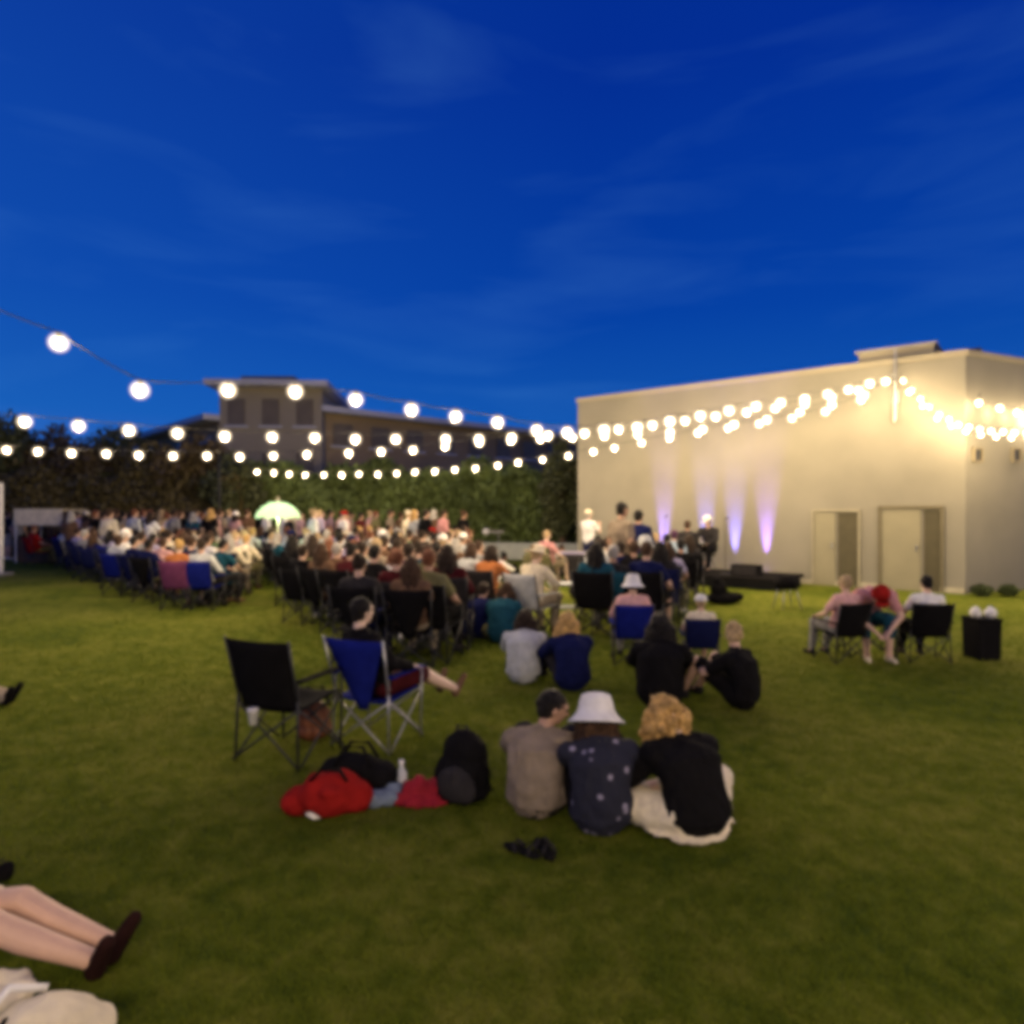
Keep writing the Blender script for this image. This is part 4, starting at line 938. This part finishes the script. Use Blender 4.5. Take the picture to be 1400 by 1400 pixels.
# tall people at the right group of the crowd
p = P(850, 842); person('stand', p, R(-60), "tall dark haired person in brown grey shirt standing above the seated group", 'taupe', 'charcoal', 'black', 'short', skin='mid', sleeve='short', vs=V, seed=14, scale=1.17)

# black chair and blue chair, left foreground
p = P(398, 1030); chair('quad', p, R(-22), 'black', "empty black camp chair standing on the grass left of the blue chair", scale=1.0, frame=framem)
CUP = thing("drink_cup", "white disposable cup held in the empty black chair's arm", "cup", P(345, 1000))
pc = PD(346, P(398, 1030).y - .26, 981); CUP.location = pc - Vector((0, 0, .05))
bm = bmesh.new(); lathe(bm, [(0, 0), (.028, 0), (.038, .10), (.041, .102), (.036, .10), (.027, .006), (0, .006)], n=20); bobj("cup", bm, cloth('white'), CUP, smooth=True)
bm = bmesh.new(); lathe(bm, [(.042, .102), (.042, .112), (.036, .118), (0, .118)], n=20); bobj("lid", bm, cloth('white'), CUP, smooth=True)
p = P(518, 1012); rz = R(-24); chair('vee', p, rz, 'blue', "royal blue tapered camp chair with grey crossed legs in the left foreground", scale=.92, frame=framel)
person('stretch', p, rz - R(20), "black haired person in the blue camp chair, pale legs stretched out", 'black', 'maroon', 'black', 'short', skin='pale', sleeve='long', legs='short', shoes='brown', vs=V, seed=15, scale=.90)

# ---- bags
def blob_mesh(parts, vs=.012, disp=.02, ds=6, seed=0, it=3):
    bm = bmesh.new()
    for c, r, rot in parts: ell(bm, c, r, Euler(rot).to_matrix(), 16, 12)
    return voxel(bm, vs, it, disp, ds, seed)
def bag(name, label, cat, loc, rz, parts, col, handle=None, extra=None, seed=0):
    t = thing(name, label, cat, loc, rz)
    meshobj("body", blob_mesh(parts, seed=seed), cloth(col) if isinstance(col, str) else col, t)
    if handle:
        for h in handle:
            bm = bmesh.new(); tube(bm, h, .012, 8); bobj("strap", bm, cloth('black'), t, smooth=True)
    return t
p = P(452, 1112)
bag("red_bag", "large bright red soft bag lying on the grass left of the red blanket", "bag", p, .2,
    [((0, 0, .12), (.20, .15, .13), (0, 0, .2)), ((.10, .02, .10), (.16, .13, .11), (0, .2, 0)), ((.02, -.10, .16), (.10, .05, .04), (0, .3, .5)), ((-.06, .06, .20), (.10, .06, .05), (.3, 0, .9)), ((-.17, .04, .08), (.13, .11, .09), (0, 0, .4))], 'red',
    [[(-.12, -.05, .22), (-.05, -.10, .31), (.06, -.08, .29), (.10, -.04, .20)]], seed=2)
p = P(430, 1120); t = thing("paper_napkin", "small white crumpled paper napkin lying before the red bag", "napkin", p)
meshobj("sheet", blob_mesh([((0, 0, .03), (.055, .035, .022), (0, .2, 0)), ((.03, .01, .045), (.035, .03, .018), (.3, 0, 0))], .006, .010, 20, 4), cloth('white'), t)
p = P(488, 1088)
bag("duffel_bag", "black duffel bag behind the red bag under the blue chair", "bag", p, -.1,
    [((0, 0, .14), (.24, .13, .14), (0, 0, 0)), ((.15, 0, .12), (.12, .12, .12), (0, 0, 0)), ((-.14, 0, .13), (.12, .12, .12), (0, 0, 0))], 'black',
    [[(-.12, -.08, .22), (-.06, -.06, .34), (.06, -.06, .34), (.12, -.08, .22)], [(-.12, .08, .22), (-.06, .06, .33), (.06, .06, .33), (.12, .08, .22)]], seed=3)
# pale blue bottle and silver things between
p = P(527, 1100); t = thing("folded_cloth", "crumpled grey blue cloth on the grass between the two red heaps", "cloth", p, .5)
meshobj("folds", blob_mesh([((0, 0, .05), (.13, .08, .05), (0, 0, 0)), ((.07, .03, .08), (.07, .06, .04), (0, .3, .5)), ((-.06, -.02, .07), (.06, .05, .04), (0, .1, .9))], .009, .025, 12, 5), cloth('bluegrey'), t)
p = P(549, 1086); t = thing("water_bottle", "small clear grey bottle standing beside the folded grey blue cloth", "bottle", p)
bm = bmesh.new(); lathe(bm, [(0, 0), (.032, 0), (.035, .02), (.035, .14), (.014, .18), (.014, .20), (0, .20)], n=20); bobj("body", bm, mat("bottle_plastic", (.55, .58, .60), .15), t, smooth=True)
bm = bmesh.new(); lathe(bm, [(0, .2), (.017, .2), (.017, .222), (0, .222)], n=16); bobj("cap", bm, cloth('white'), t)
# red blanket with black backpack
p = P(583, 1096); t = thing("red_blanket", "crumpled red blanket on the grass under the black backpack", "blanket", p, .1); t.scale = (.78, .8, .9)
meshobj("folds", blob_mesh([((0, 0, .03), (.26, .16, .05), (0, 0, 0)), ((-.08, .02, .09), (.13, .09, .09), (0, .2, .4)), ((.10, .04, .08), (.14, .10, .07), (.1, 0, -.4)), ((-.2, -.03, .04), (.12, .08, .05), (0, 0, 0))], .010, .03, 9, 6), mat("crimson_wool", (.24, .008, .018), .9, .2, 10), t)
p = P(632, 1092); t = thing("backpack", "upright black backpack standing on the red blanket", "backpack", p, -.3)
meshobj("main_compartment", blob_mesh([((0, 0, .16), (.19, .14, .17), (0, 0, 0)), ((.01, .01, .30), (.15, .11, .14), (0, 0, 0)), ((0, 0, .06), (.19, .15, .08), (0, 0, 0))], .011, .02, 7, 11), cloth('black'), t)
meshobj("front_pocket", blob_mesh([((0, -.12, .14), (.13, .06, .11), (0, 0, 0)), ((.02, -.12, .10), (.12, .06, .08), (0, 0, 0))], .011, .012, 9, 12), cloth('charcoal'), t)
bm = bmesh.new(); tube(bm, [(-.05, 0, .41), (-.03, 0, .47), (.03, 0, .47), (.05, 0, .41)], .010); bobj("handle", bm, cloth('charcoal'), t, smooth=True)
for s in (-1, 1):
    bm = bmesh.new(); tube(bm, [(s * .07, .09, .38), (s * .10, .15, .30), (s * .11, .16, .18), (s * .11, .13, .06)], .014); bobj("strap", bm, cloth('charcoal'), t, smooth=True)
# brown bag at the black chair
p = P(428, 1012)
bag("shoulder_bag", "brown leather shoulder bag hanging low between the black and blue chairs", "bag", p + Vector((0, .05, 0)), .3,
    [((0, 0, .16), (.14, .08, .16), (0, 0, 0)), ((0, 0, .07), (.15, .09, .08), (0, 0, 0))], mat("brown_leather", (.16, .055, .025), .5, .3, 12),
    [[(-.12, 0, .26), (-.06, 0, .42), (.06, 0, .42), (.12, 0, .26)]], seed=8)
# a pair of dark sandals on the grass
for i, (px, py, a) in enumerate(((715, 1168, .9), (745, 1166, .3))):
    t = thing("sandal", ("left" if i == 0 else "right") + " one of two dark sandals lying on the grass before the seated three", "sandal", P(px, py), a, "pair of dark sandals")
    bm = bmesh.new(); loft(bm, [(0, -.11, .018), (0, -.08, .018), (0, 0, .018), (0, .07, .018), (0, .12, .018)], [.02, .036, .034, .044, .022], [.012] * 5, Vector((1, 0, 0)), 14); bobj("sole", bm, cloth('black'), t, smooth=True)
    bm = bmesh.new(); tube(bm, [(-.045, .02, .02), (-.02, .05, .055), (.02, .05, .055), (.045, .02, .02)], .010); tube(bm, [(-.04, -.06, .02), (-.02, -.06, .07), (.02, -.06, .07), (.04, -.06, .02)], .009); bobj("strap", bm, cloth('charcoal'), t, smooth=True)

# black bin with two white bundles
pb = P(1342, 900); t = thing("litter_bin", "square black bin alone on the grass at the right, white bundles on top", "bin", pb, .1); t.scale = (.72, .72, 1.0)
bm = bmesh.new(); vs_ = []
for z, w in ((0, .19), (.03, .195), (.48, .205), (.50, .215), (.52, .215), (.52, .195), (.42, .19)): vs_.append((w, z))
for (w0, z0), (w1, z1) in zip(vs_, vs_[1:]):
    for k in range(4):
        c = [(-1, -1), (1, -1), (1, 1), (-1, 1)]; a, b = c[k], c[(k + 1) % 4]
        bm.faces.new([bm.verts.new((a[0] * w0, a[1] * w0, z0)), bm.verts.new((b[0] * w0, b[1] * w0, z0)), bm.verts.new((b[0] * w1, b[1] * w1, z1)), bm.verts.new((a[0] * w1, a[1] * w1, z1))])
bmesh.ops.remove_doubles(bm, verts=bm.verts, dist=1e-4); bobj("body", bm, cloth('black'), t)
bm = bmesh.new(); box(bm, (0, 0, .508), (.385, .385, .022)); bobj("lid", bm, cloth('charcoal'), t)
for i, dx in enumerate((-.10, .115)):
    u_ = thing("white_bundle", ("left" if i == 0 else "right") + " of two rounded white bundles resting on the black bin", "bundle", pb + Vector((dx * .85, -.02, .519)), i * 1.3, "white bundles on the bin")
    meshobj("wrap", blob_mesh([((0, 0, .06), (.068, .068, .064), (0, 0, 0)), ((.01, 0, .105), (.035, .035, .035), (0, 0, 0))], .007, .012, 14, 7 + i), cloth('white'), u_)

# folding tables
def table(label, loc, rz, w, dd, h, topc, shelf=False, clothc=None):
    t = thing("folding_table", label, "table", loc, rz)
    bm = bmesh.new(); box(bm, (0, 0, h - .015), (w, dd, .03)); bobj("tabletop", bm, cloth(topc), t, bevel=.006)
    for sx in (-1, 1):
        for sy in (-1, 1):
            bm = bmesh.new(); tube(bm, [(sx * (w / 2 - .05), sy * (dd / 2 - .05), 0), (sx * (w / 2 - .06), sy * (dd / 2 - .06), h - .03)], .013); bobj("leg", bm, framel, t, smooth=True)
    if shelf:
        bm = bmesh.new(); box(bm, (0, 0, h * .38), (w - .1, dd - .1, .02)); bobj("shelf", bm, cloth(topc), t)
    if clothc:
        bm = bmesh.new(); sheet(bm, ((-w / 2 - .01, -dd / 2 - .014, .1), (w / 2 + .01, -dd / 2 - .014, .1), (w / 2 + .01, -dd / 2 - .014, h - .03), (-w / 2 - .01, -dd / 2 - .014, h - .03)), .0, 18, 4, .004)
        for v in bm.verts: v.co.y += .015 * math.sin(v.co.x * 22) * (1 - v.co.z / h)
        bobj("skirt", bm, cloth(clothc), t, smooth=True)
    return t
table("silver folding table with lower shelf on the grass behind blonde pair", P(775, 850), .05, .62, .45, .66, 'silver', True)
table("long pale topped table with dark skirt before the hall's left end", P(800, 792), -.1, 1.45, .6, .74, 'lavender', False, 'charcoal')
# stool with a bag, dark case, and stage gear
t = thing("bar_stool", "black seated stool on thin legs on the grass right of the stage", "stool", P(1076, 832), .2)
bm = bmesh.new(); box(bm, (0, 0, .50), (.42, .34, .26)); bobj("seat", bm, cloth('black'), t, bevel=.05, seg=3, smooth=True)
for sx in (-1, 1):
    for sy in (-1, 1):
        bm = bmesh.new(); tube(bm, [(sx * .20, sy * .16, 0), (sx * .12, sy * .1, .40)], .012); bobj("leg", bm, framel, t, smooth=True)
t = thing("equipment_case", "dark soft equipment case slumped on the grass before the stage", "case", P(990, 826), .2)
meshobj("body", blob_mesh([((0, 0, .13), (.42, .2, .13), (0, 0, 0)), ((-.12, 0, .30), (.2, .15, .17), (0, .3, 0)), ((-.16, 0, .45), (.12, .1, .1), (0, 0, 0))], .018, .03, 5, 3), cloth('black'), t)
def speaker(label, loc, rz, w, d2, h):
    t = thing("loudspeaker", label, "loudspeaker", loc, rz, "speakers on the stage")
    bm = bmesh.new(); box(bm, (0, 0, h / 2), (w, d2, h)); bobj("cabinet", bm, cloth('black'), t, bevel=.02)
    bm = bmesh.new(); box(bm, (0, -d2 / 2 - .004, h / 2), (w * .86, .012, h * .86)); bobj("grille", bm, cloth('charcoal'), t)
ra = math.atan2(WD.y, WD.x)
speaker("low black wedge speaker at the stage's right end", wall_p(1048, 1.5, .28), ra, .7, .35, .26)
speaker("small black speaker at the left end of the stage", wall_p(938, 1.7, .28), ra, .5, .3, .30)
t = thing("keyboard", "dark electronic keyboard on crossed stand on the stage", "keyboard", wall_p(972, 1.55, .28), ra)
bm = bmesh.new(); box(bm, (0, 0, .72), (.95, .28, .08)); bobj("body", bm, cloth('black'), t, bevel=.01)
bm = bmesh.new(); box(bm, (0, .04, .765), (.85, .14, .01)); bobj("keys", bm, cloth('white'), t)
bm = bmesh.new(); tube(bm, [(-.3, 0, 0), (.3, 0, .68)], .014); tube(bm, [(.3, .03, 0), (-.3, .03, .68)], .014); bobj("stand", bm, wirem, t)
p = wall_p(988, .95, .28); person('lean', p - Vector((0, 0, .0)), math.atan2(-WN.x, WN.y), "performer in white cap and dark clothes seated at the keyboard on the stage", 'charcoal', 'black', 'grey', 'short', 'cap', 'white', 'light', 'long', 'long', vs=V, seed=21, scale=1.12)
t = thing("stage_stool", "small round stool under the performer on the stage", "stool", p + Vector((0, 0, 0)))
bm = bmesh.new(); lathe(bm, [(0, .44), (.17, .44), (.18, .42), (.18, .40), (0, .40)], n=24); bobj("seat", bm, cloth('black'), t)
for k in range(3):
    a_ = k * 2.1; bm = bmesh.new(); tube(bm, [(.18 * math.cos(a_), .18 * math.sin(a_), 0), (.05 * math.cos(a_), .05 * math.sin(a_), .40)], .012); bobj("leg", bm, wirem, t)
def mic(px, off, h, label):
    t = thing("microphone_stand", label, "microphone stand", wall_p(px, off, .28), 0, "microphone stands on the stage")
    bm = bmesh.new(); tube(bm, [(0, 0, .02), (0, 0, h)], .010); bobj("pole", bm, wirem, t)
    bm = bmesh.new(); lathe(bm, [(0, .03), (.12, .03), (.13, 0), (0, 0)], n=20); bobj("base", bm, wirem, t)
    bm = bmesh.new(); caps(bm, (0, -.02, h), (.03, -.10, h + .03), .016, .024, 10); bobj("microphone", bm, cloth('charcoal'), t, smooth=True)
mic(948, 1.8, 1.45, "thin black microphone stand at the left of the stage"); mic(1024, 1.7, 1.4, "thin black microphone stand right of the performer")

# green lit umbrella
gp = P(380, 792); t = thing("patio_umbrella", "pale green glowing umbrella with scalloped canopy above the crowd", "umbrella", gp)
H0 = 2.15
bm = bmesh.new(); rings = []
prof = [(.02, .34), (.2, .31), (.42, .20), (.58, .04), (.62, -.08)]
n = 32
for r0, z in prof:
    rings.append([bm.verts.new(((r0 * (1 - .06 * abs(math.sin(4 * 2 * math.pi * k / n / 1.0)))) * math.cos(2 * math.pi * k / n), r0 * math.sin(2 * math.pi * k / n), H0 - .35 + z - (.05 * abs(math.cos(4 * 2 * math.pi * k / n)) if r0 > .6 else 0))) for k in range(n)])
for a_, b_ in zip(rings, rings[1:]):
    for k in range(n): bm.faces.new((a_[k], a_[(k + 1) % n], b_[(k + 1) % n], b_[k]))
bm.faces.new(rings[0])
gm = mat("pale_green_canopy", (.66, .78, .60), .8, .08, 3); bs = gm.node_tree.nodes['Principled BSDF']
tr = gm.node_tree.nodes.new("ShaderNodeBsdfTranslucent"); tr.inputs[0].default_value = (.66, .80, .58, 1); mxs = gm.node_tree.nodes.new("ShaderNodeMixShader"); mxs.inputs[0].default_value = .5
ou = [q_ for q_ in gm.node_tree.nodes if q_.type == 'OUTPUT_MATERIAL'][0]
gm.node_tree.links.new(bs.outputs[0], mxs.inputs[1]); gm.node_tree.links.new(tr.outputs[0], mxs.inputs[2]); gm.node_tree.links.new(mxs.outputs[0], ou.inputs[0])
bobj("canopy", bm, gm, t, smooth=True)
bm = bmesh.new(); tube(bm, [(0, 0, 0), (0, 0, H0 + .12)], .022); bobj("pole", bm, cloth('cream'), t, smooth=True)
bm = bmesh.new(); lathe(bm, [(0, .07), (.2, .07), (.24, 0), (0, 0)], n=24); bobj("base", bm, cloth('grey'), t)
for k in range(8):
    a_ = k * math.pi / 4; bm = bmesh.new(); tube(bm, [(.03 * math.cos(a_), .03 * math.sin(a_), H0 + .02), (.55 * math.cos(a_), .55 * math.sin(a_), H0 - .33)], .008, 6); bobj("rib", bm, cloth('cream'), t)
bm = bmesh.new(); lathe(bm, [(0, 0), (.10, 0), (.10, .04), (0, .04)], (0, 0, H0 - .28), n=16); lamp = bobj("lamp", bm, emit("green_lamp_glass", (.7, 1, .6), 8), t)
ld = bpy.data.lights.new("green_lamp", 'POINT'); ld.energy = 42; ld.color = (.70, 1, .58); ld.shadow_soft_size = .08
lo_ = bpy.data.objects.new("lamp_light", ld); link(lo_, t); lo_.location = (0, 0, H0 - .42)

# cream stall at the left
sp_ = PD(70, 25.0); t = thing("market_stall", "small stall with flat cream canopy and counter at the left behind the crowd", "stall", sp_)
bm = bmesh.new(); box(bm, (0, 0, 1.92), (1.75, 1.4, .05)); box(bm, (0, -.70, 1.66), (1.76, .03, .60)); bobj("canopy", bm, cloth('cream'), t, bevel=.01)
for sx in (-1, 1):
    for sy in (-1, 1):
        bm = bmesh.new(); tube(bm, [(sx * .84, sy * .66, 0), (sx * .84, sy * .66, 1.9)], .025); bobj("leg", bm, cloth('white'), t)
bm = bmesh.new(); box(bm, (0, -.4, .45), (1.5, .5, .9)); bobj("counter", bm, cloth('brown'), t, bevel=.02)
# white post at the left edge
t = thing("banner_post", "broad white post standing at the very left edge of the picture", "post", PD(-1, 19.5)); 
bm = bmesh.new(); box(bm, (0, 0, 1.35), (.16, .12, 2.7)); bobj("post", bm, cloth('white'), t, bevel=.01)
bm = bmesh.new(); box(bm, (0, 0, .04), (.5, .5, .08)); bobj("base", bm, cloth('grey'), t, bevel=.01)
# little pale sign plate on the hedge wall and tilted panel left of the hall
t = thing("spot_lamp", "small pale lamp fixed before the hedge above the low wall", "lamp", PD(668, 26.4, 727))
bm = bmesh.new(); box(bm, (.25, 0, 0), (.7, .05, .10)); bobj("arm", bm, cloth('grey'), t); bm = bmesh.new(); ell(bm, (-.1, -.06, 0), (.14, .12, .13)); bobj("shade", bm, cloth('white'), t, smooth=True)
bm = bmesh.new(); tube(bm, [(.4, 0, 0), (.4, 0, -.9)], .02); bobj("pole", bm, cloth('grey'), t)

# ------------------------------------------------------------------ near left: legs on the grass, beige bag, cream towel
p = Vector((-2.53, 2.78, 0))
person('legs_out', p, R(-90 - 6), "person mostly outside the left edge, bare outstretched legs and dark brown shoes", 'white', 'cream', 'brown', 'long', skin='light', sleeve='short', legs='short', shoes='darkbrown', vs=.007, seed=30, scale=1.0)
bag("tote_bag", "beige canvas bag with black eyelets in the bottom left corner", "bag", P(62, 1452), .3,
    [((0, 0, .10), (.17, .12, .12), (0, 0, 0)), ((.10, .0, .07), (.12, .11, .08), (0, 0, 0)), ((-.08, 0, .09), (.12, .12, .09), (0, 0, 0))], 'cream', seed=12)
tb = bpy.data.objects['tote_bag']
bm = bmesh.new(); ell(bm, (-.10, -.02, .17), (.022, .022, .016)); bobj('eyelet', bm, cloth('black'), tb, smooth=True)
bm = bmesh.new(); tube(bm, [(-.16, -.06, .10), (-.17, -.02, .20), (-.12, .05, .24), (-.02, .08, .20)], .014); bobj('strap', bm, cloth('white'), tb, smooth=True)
p = P(-8, 1385); t = thing("cream_towel", "folded cream towel beside the bare legs at the left edge", "towel", p, .4)
meshobj("folds", blob_mesh([((0, 0, .06), (.14, .10, .06), (0, 0, 0)), ((-.05, .03, .10), (.10, .08, .05), (0, .2, .3))], .009, .02, 9, 9), cloth('cream'), t)
# seated person just outside the left edge: shoe and shin reach in
person('legs_out', Vector((k_of(-115) * 6.4, 6.25, 0)), R(-80), "person mostly outside the left edge with only a dark shoe showing", 'cream', 'tan', 'dark', 'short', skin='light', sleeve='short', legs='long', shoes='black', vs=.0135, seed=31)
t = thing("small_pouch", "small dark pouch on the grass above the bare knees at left edge", "pouch", P(2, 1205), .2)
meshobj("body", blob_mesh([((0, 0, .04), (.05, .04, .045), (0, 0, 0)), ((.02, 0, .06), (.03, .03, .03), (0, 0, 0))], .007, .01, 14, 2), cloth('black'), t)
bm = bmesh.new(); tube(bm, [(-.03, 0, .07), (0, 0, .11), (.03, 0, .08)], .005, 6); bobj("loop", bm, cloth('charcoal'), t, smooth=True)
